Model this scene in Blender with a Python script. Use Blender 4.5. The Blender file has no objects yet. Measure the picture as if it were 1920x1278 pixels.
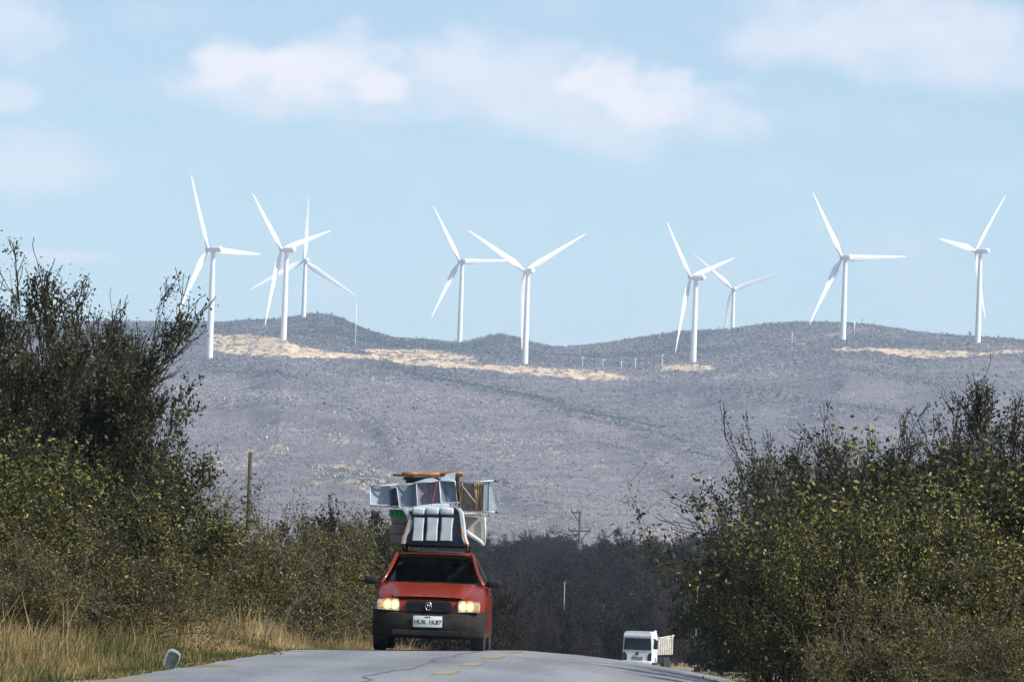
import bpy, bmesh, math, random
import numpy as np
from mathutils import Matrix, Vector, Euler
R_ = math.radians
sc = bpy.context.scene
COL = sc.collection

# ------------------------------------------------------------------ camera
FP = 12000.0                       # focal length in pixels of the 1920 px wide photograph
PITCH = R_(2.034); ROLL = R_(2.0); EYE = 1.2
cd = bpy.data.cameras.new('camera'); cam = bpy.data.objects.new('camera', cd); COL.objects.link(cam)
cd.sensor_width = 36.0; cd.lens = FP / 1920 * 36; cd.clip_start = 1; cd.clip_end = 30000
cam.matrix_world = Matrix.Translation((0, 0, EYE)) @ Matrix.Rotation(math.pi/2 + PITCH, 4, 'X') @ Matrix.Rotation(ROLL, 4, 'Z')
sc.camera = cam
_M = np.array(cam.matrix_world.to_3x3())
def azel(px, py):
    """photo pixel -> world direction as (x/y, z/y) times FP"""
    px = np.asarray(px, float); py = np.asarray(py, float)
    v = np.stack([px - 960, 639 - py, -FP * np.ones_like(px)], -1) @ _M.T
    return v[..., 0] / v[..., 1] * FP, v[..., 2] / v[..., 1] * FP
def at(px, py, d):
    a, e = azel(px, py); return (float(a) / FP * d, d, EYE + float(e) / FP * d)

# ------------------------------------------------------------------ light
SUN_EL = 43; SUN_AZ = 112           # azimuth clockwise from +y (camera looks along +y)
sd = Vector((math.sin(R_(SUN_AZ)) * math.cos(R_(SUN_EL)), math.cos(R_(SUN_AZ)) * math.cos(R_(SUN_EL)), math.sin(R_(SUN_EL))))
ld = bpy.data.lights.new('sun', 'SUN'); ld.energy = 5.0; ld.angle = R_(0.5); ld.color = (1, 0.95, 0.87)
sun = bpy.data.objects.new('sun', ld); COL.objects.link(sun); sun.rotation_euler = sd.to_track_quat('Z', 'Y').to_euler()
sc.view_settings.view_transform = 'Standard'; sc.view_settings.look = 'None'
sc.view_settings.exposure = 0.4; sc.view_settings.gamma = 1.0
sc.cycles.volume_bounces = 0; sc.cycles.max_bounces = 6; sc.cycles.transparent_max_bounces = 12
W = bpy.data.worlds.new('World'); sc.world = W; W.use_nodes = True
nt = W.node_tree; N = nt.nodes; L = nt.links; N.clear()
def wn(t, **k):
    n = N.new(t)
    for a, b in k.items(): setattr(n, a, b)
    return n
def wm(op, *a):
    n = N.new('ShaderNodeMath'); n.operation = op
    for i, x in enumerate(a):
        if isinstance(x, (int, float)): n.inputs[i].default_value = x
        else: L.new(x, n.inputs[i])
    return n.outputs[0]
geo = wn('ShaderNodeTexCoord'); sep = wn('ShaderNodeSeparateXYZ'); L.new(geo.outputs['Generated'], sep.inputs[0])
X, Y, Z = sep.outputs
# the sky's blue deepens with height: read it at a somewhat greater height than the horizon band
zs = wm('ADD', wm('MULTIPLY', Z, 1.4), 0.06)
cmb = wn('ShaderNodeCombineXYZ'); L.new(X, cmb.inputs[0]); L.new(Y, cmb.inputs[1]); L.new(zs, cmb.inputs[2])
nrm = wn('ShaderNodeVectorMath', operation='NORMALIZE'); L.new(cmb.outputs[0], nrm.inputs[0])
sky = wn('ShaderNodeTexSky', sky_type='NISHITA'); sky.sun_disc = False
sky.sun_elevation = R_(SUN_EL); sky.sun_rotation = R_(SUN_AZ); sky.air_density = 1.0; sky.dust_density = 0.6; sky.ozone_density = 0.35
L.new(nrm.outputs[0], sky.inputs[0])
# clouds: soft heaps placed by their bearing and height in the sky
inv = wm('DIVIDE', FP, wm('MAXIMUM', Y, 0.05))
U = wm('MULTIPLY', X, inv); V = wm('MULTIPLY', Z, inv)
cc = wn('ShaderNodeCombineXYZ'); L.new(wm('MULTIPLY', U, 0.01), cc.inputs[0]); L.new(wm('MULTIPLY', V, 0.016), cc.inputs[1])
nz = wn('ShaderNodeTexNoise'); nz.inputs['Scale'].default_value = 1.15; nz.inputs['Detail'].default_value = 7; nz.inputs['Roughness'].default_value = 0.56
L.new(cc.outputs[0], nz.inputs['Vector'])
nz2 = wn('ShaderNodeTexNoise'); nz2.inputs['Scale'].default_value = 0.45; nz2.inputs['Detail'].default_value = 5; nz2.inputs['Roughness'].default_value = 0.5
L.new(cc.outputs[0], nz2.inputs['Vector'])
def heap(px, py, a, b):
    u, v = azel(px, py)
    du = wm('DIVIDE', wm('SUBTRACT', U, float(u)), a); dv = wm('DIVIDE', wm('SUBTRACT', V, float(v)), b)
    return wm('SUBTRACT', 1.0, wm('ADD', wm('MULTIPLY', du, du), wm('MULTIPLY', dv, dv)))
def union(hs):
    o = hs[0]
    for h in hs[1:]: o = wm('SMOOTH_MAX', o, h, 0.25)
    return o
def sstep(x, a, b):
    m = N.new('ShaderNodeMapRange'); m.interpolation_type = 'SMOOTHSTEP'
    L.new(x, m.inputs[0]); m.inputs[1].default_value = a; m.inputs[2].default_value = b
    return m.outputs[0]
bright = union([heap(655, 105, 95, 75), heap(560, 130, 110, 62), heap(440, 125, 95, 58), heap(690, 160, 90, 45), heap(1130, 150, 95, 68), heap(1220, 180, 120, 70)])
soft = union([heap(600, 160, 290, 75), heap(940, 150, 280, 90), heap(1130, 205, 330, 80), heap(1340, 225, 120, 50),
              heap(60, 300, 150, 75), heap(1430, 75, 110, 55), heap(1640, 50, 330, 85), heap(1820, 110, 260, 75), heap(20, 180, 60, 35), heap(30, 40, 100, 70),
              heap(120, 480, 110, 15)])
wig = wm('MULTIPLY', wm('SUBTRACT', nz.outputs[0], 0.5), 2.6)
wig2 = wm('MULTIPLY', wm('SUBTRACT', nz2.outputs[0], 0.5), 3.2)
mb_ = wm('MULTIPLY', sstep(wm('ADD', bright, wig), -0.1, 0.9), 0.46)
ms_ = wm('MULTIPLY', sstep(wm('ADD', wm('ADD', soft, wm('MULTIPLY', wig, .6)), wm('MULTIPLY', wig2, .5)), -0.45, 1.1), 0.52)
wsp = wm('MULTIPLY', sstep(nz2.outputs[0], 0.45, 0.75), 0.18)
mask = wm('MINIMUM', wm('ADD', wm('ADD', mb_, ms_), wsp), 0.95)
mx = wn('ShaderNodeMix', data_type='RGBA'); L.new(mask, mx.inputs[0])
tn = wn('ShaderNodeMix', data_type='RGBA', blend_type='MULTIPLY'); tn.inputs[0].default_value = 1; tn.inputs[7].default_value = (1.05, 1.03, .97, 1); L.new(sky.outputs[0], tn.inputs[6]); L.new(tn.outputs[2], mx.inputs[6])
mx.inputs[7].default_value = (5.8, 5.7, 6.05, 1)
bg = wn('ShaderNodeBackground'); bg.inputs[1].default_value = 0.134; L.new(mx.outputs[2], bg.inputs[0])
out = wn('ShaderNodeOutputWorld'); L.new(bg.outputs[0], out.inputs[0])

# ------------------------------------------------------------------ materials
MAT = {}
def mat(name, col, rough=0.7, metal=0.0, col2=None, scale=4.0, bump=0.0, spec=0.5, coat=0.0, emit=None, estr=0.0, alpha=None, stretch=None, detail=4, ramp=(0.35, 0.65)):
    m = bpy.data.materials.new(name); m.use_nodes = True; t = m.node_tree; b = t.nodes['Principled BSDF']
    b.inputs['Base Color'].default_value = (*col, 1); b.inputs['Roughness'].default_value = rough; b.inputs['Metallic'].default_value = metal
    b.inputs['Specular IOR Level'].default_value = spec; b.inputs['Coat Weight'].default_value = coat
    if emit: b.inputs['Emission Color'].default_value = (*emit, 1); b.inputs['Emission Strength'].default_value = estr
    if col2 or bump:
        tc = t.nodes.new('ShaderNodeTexCoord'); mp = t.nodes.new('ShaderNodeMapping')
        if stretch: mp.inputs['Scale'].default_value = stretch
        n = t.nodes.new('ShaderNodeTexNoise'); n.inputs['Scale'].default_value = scale; n.inputs['Detail'].default_value = detail; n.inputs['Roughness'].default_value = .6
        t.links.new(tc.outputs['Object'], mp.inputs[0]); t.links.new(mp.outputs[0], n.inputs['Vector'])
        if col2:
            r = t.nodes.new('ShaderNodeValToRGB'); r.color_ramp.elements[0].color = (*col, 1); r.color_ramp.elements[1].color = (*col2, 1)
            r.color_ramp.elements[0].position = ramp[0]; r.color_ramp.elements[1].position = ramp[1]
            t.links.new(n.outputs[0], r.inputs[0]); t.links.new(r.outputs[0], b.inputs['Base Color'])
        if bump:
            bp = t.nodes.new('ShaderNodeBump'); bp.inputs['Strength'].default_value = bump; bp.inputs['Distance'].default_value = .02
            t.links.new(n.outputs[0], bp.inputs['Height']); t.links.new(bp.outputs[0], b.inputs['Normal'])
    MAT[name] = m
    return m
def toned(name, stops, rough=0.75, trans=0.0, spec=0.25):
    """colour picked per leaf / blade / clump by the mesh attribute 'tone'"""
    m = bpy.data.materials.new(name); m.use_nodes = True; t = m.node_tree; b = t.nodes['Principled BSDF']
    a = t.nodes.new('ShaderNodeAttribute'); a.attribute_name = 'tone'
    r = t.nodes.new('ShaderNodeValToRGB'); e = r.color_ramp.elements
    e[0].position = stops[0][0]; e[0].color = (*stops[0][1], 1); e[1].position = stops[-1][0]; e[1].color = (*stops[-1][1], 1)
    for p, c in stops[1:-1]:
        q = e.new(p); q.color = (*c, 1)
    t.links.new(a.outputs['Fac'], r.inputs[0]); t.links.new(r.outputs[0], b.inputs['Base Color'])
    b.inputs['Roughness'].default_value = rough; b.inputs['Specular IOR Level'].default_value = spec
    if trans:
        tr = t.nodes.new('ShaderNodeBsdfTranslucent'); t.links.new(r.outputs[0], tr.inputs[0])
        ms = t.nodes.new('ShaderNodeMixShader'); ms.inputs[0].default_value = trans
        t.links.new(b.outputs[0], ms.inputs[1]); t.links.new(tr.outputs[0], ms.inputs[2]); t.links.new(ms.outputs[0], t.nodes['Material Output'].inputs[0])
    MAT[name] = m
    return m
mat('turbine_white', (.84, .85, .86), .45, col2=(.78, .79, .80), scale=.3, spec=.4)
mat('bark_dark', (.018, .015, .011), .9, col2=(.042, .034, .027), scale=6, bump=.4, spec=.2)
mat('bark_grey', (.07, .062, .045), .9, col2=(.17, .15, .115), scale=5, bump=.4, spec=.2)
mat('bark_far', (.028, .022, .022), .9, col2=(.06, .046, .046), scale=1, spec=.2)
toned('leaf_green', [(0, (.010, .012, .003)), (.5, (.048, .052, .010)), (.82, (.20, .19, .04)), (1, (.40, .34, .11))], .6, .16, .3)
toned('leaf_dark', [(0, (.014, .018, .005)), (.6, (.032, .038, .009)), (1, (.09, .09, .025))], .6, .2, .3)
toned('leaf_olive', [(0, (.015, .015, .004)), (.4, (.062, .058, .015)), (.75, (.16, .135, .04)), (1, (.36, .28, .12))], .7, .15, .2)
toned('leaf_far', [(0, (.008, .008, .004)), (.6, (.020, .018, .009)), (.85, (.034, .027, .022)), (1, (.065, .045, .04))], .8, .1, .1)
toned('grass_dry', [(0, (.04, .055, .015)), (.3, (.12, .12, .045)), (.55, (.26, .20, .09)), (.8, (.38, .25, .09)), (1, (.42, .36, .22))], .8, .2, .2)
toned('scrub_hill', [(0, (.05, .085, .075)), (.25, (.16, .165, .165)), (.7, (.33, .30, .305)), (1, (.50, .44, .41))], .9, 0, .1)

# ------------------------------------------------------------------ mesh helpers
class MB:
    def __init__(s): s.v = []; s.f = []
    def add(s, vs, fs):
        n = len(s.v); s.v += [tuple(map(float, v)) for v in vs]; s.f += [tuple(i + n for i in f) for f in fs]; return s
    def box(s, c, size, rot=None, taper=1.0):
        hx, hy, hz = [a / 2 for a in size]
        vs = [Vector((x * hx * (taper if z > 0 else 1), y * hy * (taper if z > 0 else 1), z * hz)) for z in (-1, 1) for y in (-1, 1) for x in (-1, 1)]
        if rot: m = Euler(rot).to_matrix(); vs = [m @ v for v in vs]
        return s.add([v + Vector(c) for v in vs], [(0, 2, 3, 1), (4, 5, 7, 6), (0, 1, 5, 4), (2, 6, 7, 3), (0, 4, 6, 2), (1, 3, 7, 5)])
    def rbox(s, c, size, r=.02, rot=None, seg=2):
        bm = bmesh.new(); bmesh.ops.create_cube(bm, size=1)
        for v in bm.verts: v.co = Vector((v.co.x * size[0], v.co.y * size[1], v.co.z * size[2]))
        bmesh.ops.bevel(bm, geom=bm.edges[:], offset=r, segments=seg, affect='EDGES', profile=.5)
        m = (Euler(rot).to_matrix() if rot else Matrix.Identity(3))
        bm.verts.index_update(); vs = [m @ v.co + Vector(c) for v in bm.verts]; fs = [tuple(v.index for v in f.verts) for f in bm.faces]; bm.free()
        return s.add(vs, fs)
    def tube(s, pts, rads, n=8, cap=True):
        pts = [Vector(p) for p in pts]
        if isinstance(rads, (int, float)): rads = [rads] * len(pts)
        vs = []; fs = []
        for i, p in enumerate(pts):
            d = (pts[min(i + 1, len(pts) - 1)] - pts[max(i - 1, 0)]).normalized()
            a = Vector((0, 0, 1)) if abs(d.z) < .9 else Vector((1, 0, 0))
            x = d.cross(a).normalized(); y = d.cross(x)
            for k in range(n): t = 2 * math.pi * k / n; vs.append(p + (x * math.cos(t) + y * math.sin(t)) * rads[i])
        for i in range(len(pts) - 1):
            for k in range(n): a = i * n + k; b = i * n + (k + 1) % n; fs.append((a, b, b + n, a + n))
        if cap: fs.append(tuple(range(n))[::-1]); fs.append(tuple(range((len(pts) - 1) * n, len(pts) * n)))
        return s.add(vs, fs)
    def loft(s, rings, cap=True, closed=True):
        n = len(rings[0]); vs = [p for r in rings for p in r]; fs = []
        for i in range(len(rings) - 1):
            for k in range(n if closed else n - 1): a = i * n + k; b = i * n + (k + 1) % n; fs.append((a, b, b + n, a + n))
        if cap: fs.append(tuple(range(n))[::-1]); fs.append(tuple(range((len(rings) - 1) * n, len(rings) * n)))
        return s.add(vs, fs)
    def disc(s, c, r, th, axis='y', n=20):
        d = {'x': Vector((1, 0, 0)), 'y': Vector((0, 1, 0)), 'z': Vector((0, 0, 1))}[axis] * th / 2
        return s.tube([Vector(c) - d, Vector(c) + d], r, n)
    def prism(s, poly, y0, y1):          # poly in x,z
        n = len(poly); vs = [(x, y0, z) for x, z in poly] + [(x, y1, z) for x, z in poly]
        fs = [tuple(range(n)), tuple(range(n, 2 * n))[::-1]] + [(i, i + n, (i + 1) % n + n, (i + 1) % n) for i in range(n)]
        return s.add(vs, fs)
    def build(s, name, m, parent=None, smooth=False, bevel=0):
        me = bpy.data.meshes.new(name); me.from_pydata(s.v, [], s.f); me.update()
        bm = bmesh.new(); bm.from_mesh(me); bmesh.ops.recalc_face_normals(bm, faces=bm.faces)
        if bevel: bmesh.ops.bevel(bm, geom=[e for e in bm.edges if e.is_manifold and e.calc_face_angle(0) > .5], offset=bevel, segments=2, affect='EDGES', clamp_overlap=True)
        bm.to_mesh(me); bm.free()
        if smooth: me.polygons.foreach_set('use_smooth', [True] * len(me.polygons)); 
        if smooth == 'angle': me.set_sharp_from_angle(angle=R_(40))
        me.materials.append(MAT[m] if isinstance(m, str) else m)
        o = bpy.data.objects.new(name, me); COL.objects.link(o)
        if parent: o.parent = parent
        return o
def tag(o, label=None, cat=None, group=None, kind=None):
    if label: o['label'] = label
    if cat: o['category'] = cat
    if group: o['group'] = group
    if kind: o['kind'] = kind
    return o
def empty(name, loc, rz=0, label=None, cat=None, group=None):
    o = bpy.data.objects.new(name, None); COL.objects.link(o); o.location = loc; o.rotation_euler = (0, 0, rz); o.empty_display_size = .3
    return tag(o, label, cat, group)
def npmesh(name, V, F, m, tone=None, smooth=False):
    V = np.asarray(V, np.float32); F = np.asarray(F, np.int32); k = F.shape[1]
    me = bpy.data.meshes.new(name); me.vertices.add(len(V)); me.vertices.foreach_set('co', V.ravel())
    me.loops.add(F.size); me.loops.foreach_set('vertex_index', F.ravel())
    me.polygons.add(len(F)); me.polygons.foreach_set('loop_start', np.arange(0, F.size, k, dtype=np.int32))
    me.polygons.foreach_set('loop_total', np.full(len(F), k, np.int32))
    if smooth: me.polygons.foreach_set('use_smooth', np.ones(len(F), bool))
    if tone is not None:
        a = me.attributes.new('tone', 'FLOAT', 'POINT'); a.data.foreach_set('value', np.asarray(tone, np.float32))
    me.update(calc_edges=True); me.materials.append(MAT[m] if isinstance(m, str) else m)
    return me
def obj(name, me, parent=None):
    o = bpy.data.objects.new(name, me); COL.objects.link(o)
    if parent: o.parent = parent
    return o
def copy_tree(o, parent=None):
    c = o.copy(); COL.objects.link(c); c.parent = parent
    for ch in o.children: copy_tree(ch, c)
    return c
# numpy value noise
_rs = np.random.RandomState(7); _T = _rs.rand(512, 512)
def vnoise(x, y):
    xi = np.floor(x).astype(int); yi = np.floor(y).astype(int); fx = x - xi; fy = y - yi
    fx = fx * fx * (3 - 2 * fx); fy = fy * fy * (3 - 2 * fy)
    g = lambda a, b: _T[a % 512, b % 512]
    return (g(xi, yi) * (1 - fx) + g(xi + 1, yi) * fx) * (1 - fy) + (g(xi, yi + 1) * (1 - fx) + g(xi + 1, yi + 1) * fx) * fy
def fbm(x, y, o=4):
    s = 0; a = 1; t = 0
    for i in range(o): s = s + a * vnoise(x * 2 ** i + 17.3 * i, y * 2 ** i + 5.1 * i); t += a; a *= .5
    return s / t - .5

# ------------------------------------------------------------------ land
_y = np.arange(-200, 1600, 1.0)
_s = np.interp(_y, [-200, 90, 103, 120, 470, 560, 640, 700, 900, 1000, 1600], [0, 0, -.0200, -.0155, -.0155, 0, .022, .024, .020, 0, 0])
_z = np.cumsum(_s); _z -= np.interp(0, _y, _z)
def zr(y): return np.interp(y, _y, _z)
_cs = np.interp(_y, [-200, 95, 120, 455, 456, 620, 1600], [.0375, .0375, .0176, .0176, .0176, .85, 1.2])
_c = np.cumsum(_cs); _c += -.61 - np.interp(72, _y, _c)
def cx(y): return np.interp(y, _y, _c)
def cslope(y): return np.interp(y, _y, _cs)
HW = 3.22
def ground_z(x, y):
    x = np.asarray(x, float); y = np.asarray(y, float)
    u = (x - cx(y)) / np.sqrt(1 + cslope(y) ** 2); a = np.abs(u)
    z = zr(y) - np.minimum(a, HW) * .028 - np.clip(u, 0, 4.5) ** 2 * .0235 * np.clip((y - 55) / 25, 0, 1) * np.clip((175 - y) / 50, 0, 1)
    off = np.maximum(a - HW, 0)
    z = z - np.minimum(off, .12) * .35 - np.minimum(off, 1.5) * .03 + np.clip(off - 2.0, 0, 6) * .05 * (u < 0) + np.clip(off - 1.5, 0, 6) * .04 * (u > 0)
    z = z + fbm(x * .5, y * .5, 3) * np.clip(off - .3, 0, 1) * .22
    return z
KX, KT = [-600, 0, 390, 470, 530, 600, 700, 860, 980, 1180, 1294, 1480, 1578, 1700, 1830, 1920, 2500], [660, 652, 657, 658, 648, 660, 670, 684, 691, 702, 694, 674, 657, 664, 652, 652, 670]
aT, eT = azel(KX, KT)
RX, RY = [-600, 0, 200, 390, 420, 460, 520, 565, 600, 640, 680, 730, 780, 850, 880, 935, 970, 1000, 1040, 1080, 1150, 1200, 1280, 1370, 1440, 1500, 1560, 1620, 1680, 1740, 1828, 1920, 2500], \
         [640, 606, 604, 606, 606, 602, 600, 593, 588, 597, 617, 634, 638, 642, 637, 627, 633, 643, 652, 651, 643, 634, 622, 618, 608, 605, 606, 609, 618, 627, 634, 640, 660]
aR, eR = azel(RX, RY)
def spur_of(az, d):
    X = az / FP * d
    return fbm(X / 160 + d / 520 + 3, d / 900 - X / 700, 3) * 95 + (np.abs(fbm(X / 90 + d / 300, d / 420 + 9, 3)) - .12) * -60
FOLDS = [azel(*zip(*l)) for l in ([(340, 765), (560, 788), (760, 850), (1000, 955), (1150, 1040)], [(640, 695), (900, 742), (1200, 822), (1450, 930), (1650, 1010)],
         [(980, 800), (1200, 872), (1400, 975)], [(300, 700), (520, 722), (660, 782), (800, 905)], [(1180, 735), (1500, 768), (1950, 850)], [(1500, 700), (1700, 735), (1950, 770)], [(560, 880), (800, 960), (950, 1040)])]
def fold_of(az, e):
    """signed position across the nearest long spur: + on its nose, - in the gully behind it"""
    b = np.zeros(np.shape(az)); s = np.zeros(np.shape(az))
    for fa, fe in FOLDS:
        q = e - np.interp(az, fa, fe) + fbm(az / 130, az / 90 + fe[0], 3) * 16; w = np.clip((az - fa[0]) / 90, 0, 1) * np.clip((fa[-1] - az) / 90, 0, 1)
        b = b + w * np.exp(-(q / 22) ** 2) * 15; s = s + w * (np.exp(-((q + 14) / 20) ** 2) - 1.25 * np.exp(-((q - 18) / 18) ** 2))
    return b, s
def hill_el(az, d):
    """height of the hills in FP units for a bearing az at distance d"""
    T = np.interp(az, aT, eT); Rg = np.interp(az, aR, eR)
    t = np.clip((d - 1500) / 2950, 0, 1); lo = -9 + (T + 9) * (t ** 1.12 * .8 + .2 * t * t * (3 - 2 * t))
    s = np.clip((d - 4450) / 1150, 0, 1); s = s ** .8; hi = T + (Rg - T) * s
    e = np.where(d < 4450, lo, hi)
    w = np.clip((d - 1700) / 600, 0, 1) * np.clip((4500 - d) / 500, 0, 1)
    X = az / FP * d
    spur = spur_of(az, d)
    e = e + w * spur * .6
    e = e + w * fold_of(az, e)[0]
    w2 = np.clip((d - 4450) / 200, 0, 1) * np.clip((5600 - d) / 200, 0, 1)
    e = e + w2 * fbm(X / 60, d / 140, 3) * 14
    return e
def land_z(x, y):
    x = np.asarray(x, float); y = np.asarray(y, float)
    az = x / np.maximum(y, 1) * FP
    far = EYE + hill_el(az, np.minimum(y, 5600)) / FP * np.minimum(y, 5600) - np.maximum(y - 5600, 0) * .16
    g = ground_z(x, np.minimum(y, 1500))
    w = np.clip((y - 1350) / 200, 0, 1)
    return g * (1 - w) + far * w

def sheet(name, xs_of_row, ys, m, extra=None):
    n = len(xs_of_row(ys[0])); Xg = np.array([xs_of_row(y) for y in ys]); Yg = np.repeat(np.array(ys)[:, None], n, 1)
    Zg = land_z(Xg, Yg); V = np.stack([Xg, Yg, Zg], -1).reshape(-1, 3)
    i = np.arange(len(ys) - 1)[:, None] * n + np.arange(n - 1)[None]; F = np.stack([i, i + 1, i + 1 + n, i + n], -1).reshape(-1, 4)
    me = npmesh(name, V, F, m, extra(Xg, Yg, Zg).ravel() if extra else None, True)
    return obj(name, me)
gm = mat('soil', (.16, .12, .07), .95, col2=(.30, .24, .14), scale=.6, bump=.5, spec=.1)
off = np.concatenate([-np.geomspace(400, 12, 14), np.arange(-11, -3.6, .35), [-3.45, -3.34, -3.22], np.arange(-2.8, 2.9, .7), [3.22, 3.34, 3.45], np.arange(3.7, 11, .35), np.geomspace(12, 400, 14)])
ys = np.concatenate([np.arange(-60, 40, 10), np.arange(40, 170, .6), np.arange(170, 660, 4), np.arange(660, 1501, 15)])
ground = sheet('ground', lambda y: cx(min(y, 600)) + off * (1 + max(0, y - 300) / 500), ys, gm)
tag(ground, kind='structure')
# hills, one sheet with bare cuts, pads and pale outcrops
PATCH = [  # photo outline of each bare cut on the far hill (looked up by bearing and height), strength
 ([(392,628),(470,628),(520,632),(560,648),(640,662),(735,668),(735,675),(620,670),(565,672),(500,668),(440,665),(392,655)],1.),
 ([(675,655),(760,654),(850,660),(895,672),(900,680),(860,682),(1000,688),(1120,694),(1180,706),(1180,712),(1100,712),(1000,704),(860,690),(780,688),(740,680),(690,664)],1.),
 ([(825,640),(840,635),(880,630),(905,627),(918,630),(890,640),(860,645),(835,645)],.9),
 ([(1238,684),(1290,683),(1330,684),(1345,692),(1300,696),(1240,695)],1.),
 ([(1560,653),(1640,652),(1730,655),(1850,661),(1920,653),(1920,660),(1840,668),(1740,674),(1700,670),(1640,659),(1560,657)],1.),
 ([(1480,644),(1530,630),(1600,618),(1640,612),(1642,615),(1600,624),(1530,638),(1500,650)],.5)]
def inpoly(px, py, poly):
    c = np.zeros(px.shape, bool); n = len(poly)
    for i in range(n):
        x1, y1 = poly[i]; x2, y2 = poly[(i + 1) % n]
        c ^= ((y1 > py) != (y2 > py)) & (px < (x2 - x1) * (py - y1) / (y2 - y1 + 1e-9) + x1)
    return c
def to_px(x, y, z):
    p = np.stack([x, y, z - EYE], -1) @ _M
    return 960 + p[..., 0] / -p[..., 2] * FP, 639 - p[..., 1] / -p[..., 2] * FP
ROCK = [(490,845,60,14),(640,825,28,10),(650,885,70,26),(700,905,50,20),(1030,848,26,10),(950,855,30,10),(400,760,50,20),(30,670,60,40),(100,720,60,25),(1250,1000,70,14),(1170,1015,60,10),(1300,1010,40,14),(590,895,30,20),(450,870,60,18),(1120,870,30,8)]
def bare(X, Y, Z):
    px, py = to_px(X, Y, Z); j1 = fbm(X / 5, Y / 40, 3) * 9; j2 = fbm(X / 4 + 9, Y / 40, 3) * 7
    b = np.zeros(X.shape)
    for poly, s in PATCH: b = np.maximum(b, s * inpoly(px + j1, py + j2, poly))
    for cx_, cy_, a, bb in ROCK:
        g = 1 - ((px - cx_) / a) ** 2 - ((py - cy_) / bb) ** 2
        b = np.maximum(b, np.clip((g * .3 + fbm(X / 3, Y / 12, 3) * 2.4 - .35) * 4, 0, 1) * (g > 0) * .6)
    return np.clip(b * (0.75 + 1.3 * fbm(X / 3.5, Y / 14, 3)), 0, 1)
hm = bpy.data.materials.new('hill_soil'); hm.use_nodes = True; t = hm.node_tree; b = t.nodes['Principled BSDF']; b.inputs['Roughness'].default_value = .95; b.inputs['Specular IOR Level'].default_value = .1
a = t.nodes.new('ShaderNodeAttribute'); a.attribute_name = 'tone'; tc = t.nodes.new('ShaderNodeTexCoord')
n1 = t.nodes.new('ShaderNodeTexNoise'); n1.inputs['Scale'].default_value = .03; n1.inputs['Detail'].default_value = 8; t.links.new(tc.outputs['Object'], n1.inputs['Vector'])
n2 = t.nodes.new('ShaderNodeTexNoise'); n2.inputs['Scale'].default_value = .11; n2.inputs['Detail'].default_value = 5; t.links.new(tc.outputs['Object'], n2.inputs['Vector'])
r1 = t.nodes.new('ShaderNodeValToRGB'); r1.color_ramp.elements[0].color = (.13, .125, .135, 1); r1.color_ramp.elements[1].color = (.23, .205, .205, 1); r1.color_ramp.elements[0].position = .3; r1.color_ramp.elements[1].position = .7
r2 = t.nodes.new('ShaderNodeValToRGB'); r2.color_ramp.elements[0].color = (.46, .28, .12, 1); r2.color_ramp.elements[1].color = (.78, .64, .44, 1); r2.color_ramp.elements[0].position = .35; r2.color_ramp.elements[1].position = .6
t.links.new(n1.outputs[0], r1.inputs[0]); t.links.new(n2.outputs[0], r2.inputs[0])
m_ = t.nodes.new('ShaderNodeMix'); m_.data_type = 'RGBA'; t.links.new(a.outputs['Fac'], m_.inputs[0]); t.links.new(r1.outputs[0], m_.inputs[6]); t.links.new(r2.outputs[0], m_.inputs[7]); t.links.new(m_.outputs[2], b.inputs['Base Color'])
azc = np.concatenate([-np.geomspace(9000, 1300, 16), np.arange(-1200, 1201, 2.6), np.geomspace(1300, 9000, 16)])
ysh = np.concatenate([np.arange(1500, 4300, 16), np.arange(4300, 5620, 7), np.arange(5640, 8400, 120)])
hills = sheet('hills', lambda y: azc / FP * y, ysh, hm, bare); tag(hills, kind='structure')
# road
rm = bpy.data.materials.new('asphalt'); rm.use_nodes = True; t = rm.node_tree; b = t.nodes['Principled BSDF']; b.inputs['Roughness'].default_value = .72; b.inputs['Specular IOR Level'].default_value = .35
tc = t.nodes.new('ShaderNodeTexCoord')
def nn(scale, det, st=(1, 1, 1)):
    mp = t.nodes.new('ShaderNodeMapping'); mp.inputs['Scale'].default_value = st; n = t.nodes.new('ShaderNodeTexNoise'); n.inputs['Scale'].default_value = scale; n.inputs['Detail'].default_value = det
    t.links.new(tc.outputs['Object'], mp.inputs[0]); t.links.new(mp.outputs[0], n.inputs['Vector']); return n.outputs[0]
ra = t.nodes.new('ShaderNodeValToRGB'); ra.color_ramp.elements[0].color = (.13, .137, .145, 1); ra.color_ramp.elements[1].color = (.235, .245, .255, 1); ra.color_ramp.elements[0].position = .3; ra.color_ramp.elements[0].position = .28; ra.color_ramp.elements[1].position = .7
mxn = t.nodes.new('ShaderNodeMath'); mxn.operation = 'MULTIPLY_ADD'; mxn.inputs[1].default_value = .55; t.links.new(nn(1.2, 5, (1, .12, 1)), mxn.inputs[0])
mm = t.nodes.new('ShaderNodeMath'); mm.operation = 'MULTIPLY'; mm.inputs[1].default_value = .45; t.links.new(nn(14, 3, (1, .15, 1)), mm.inputs[0]); t.links.new(mm.outputs[0], mxn.inputs[2])
sx_ = t.nodes.new('ShaderNodeSeparateXYZ'); t.links.new(tc.outputs['Object'], sx_.inputs[0])
def rmath(op, a, b):
    n = t.nodes.new('ShaderNodeMath'); n.operation = op
    for i, v in enumerate((a, b)):
        if v is None: continue
        if isinstance(v, (int, float)): n.inputs[i].default_value = v
        else: t.links.new(v, n.inputs[i])
    return n.outputs[0]
uu_ = rmath('SUBTRACT', sx_.outputs[0], rmath('MULTIPLY', sx_.outputs[1], .0375)); trk = rmath('MULTIPLY', rmath('COSINE', rmath('MULTIPLY', rmath('ADD', uu_, 3.31), 4.2), None), .055)   # tyre-worn lanes
pat_ = rmath('MULTIPLY', rmath('SUBTRACT', nn(.35, 3, (1, .3, 1)), .5), .5)
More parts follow.
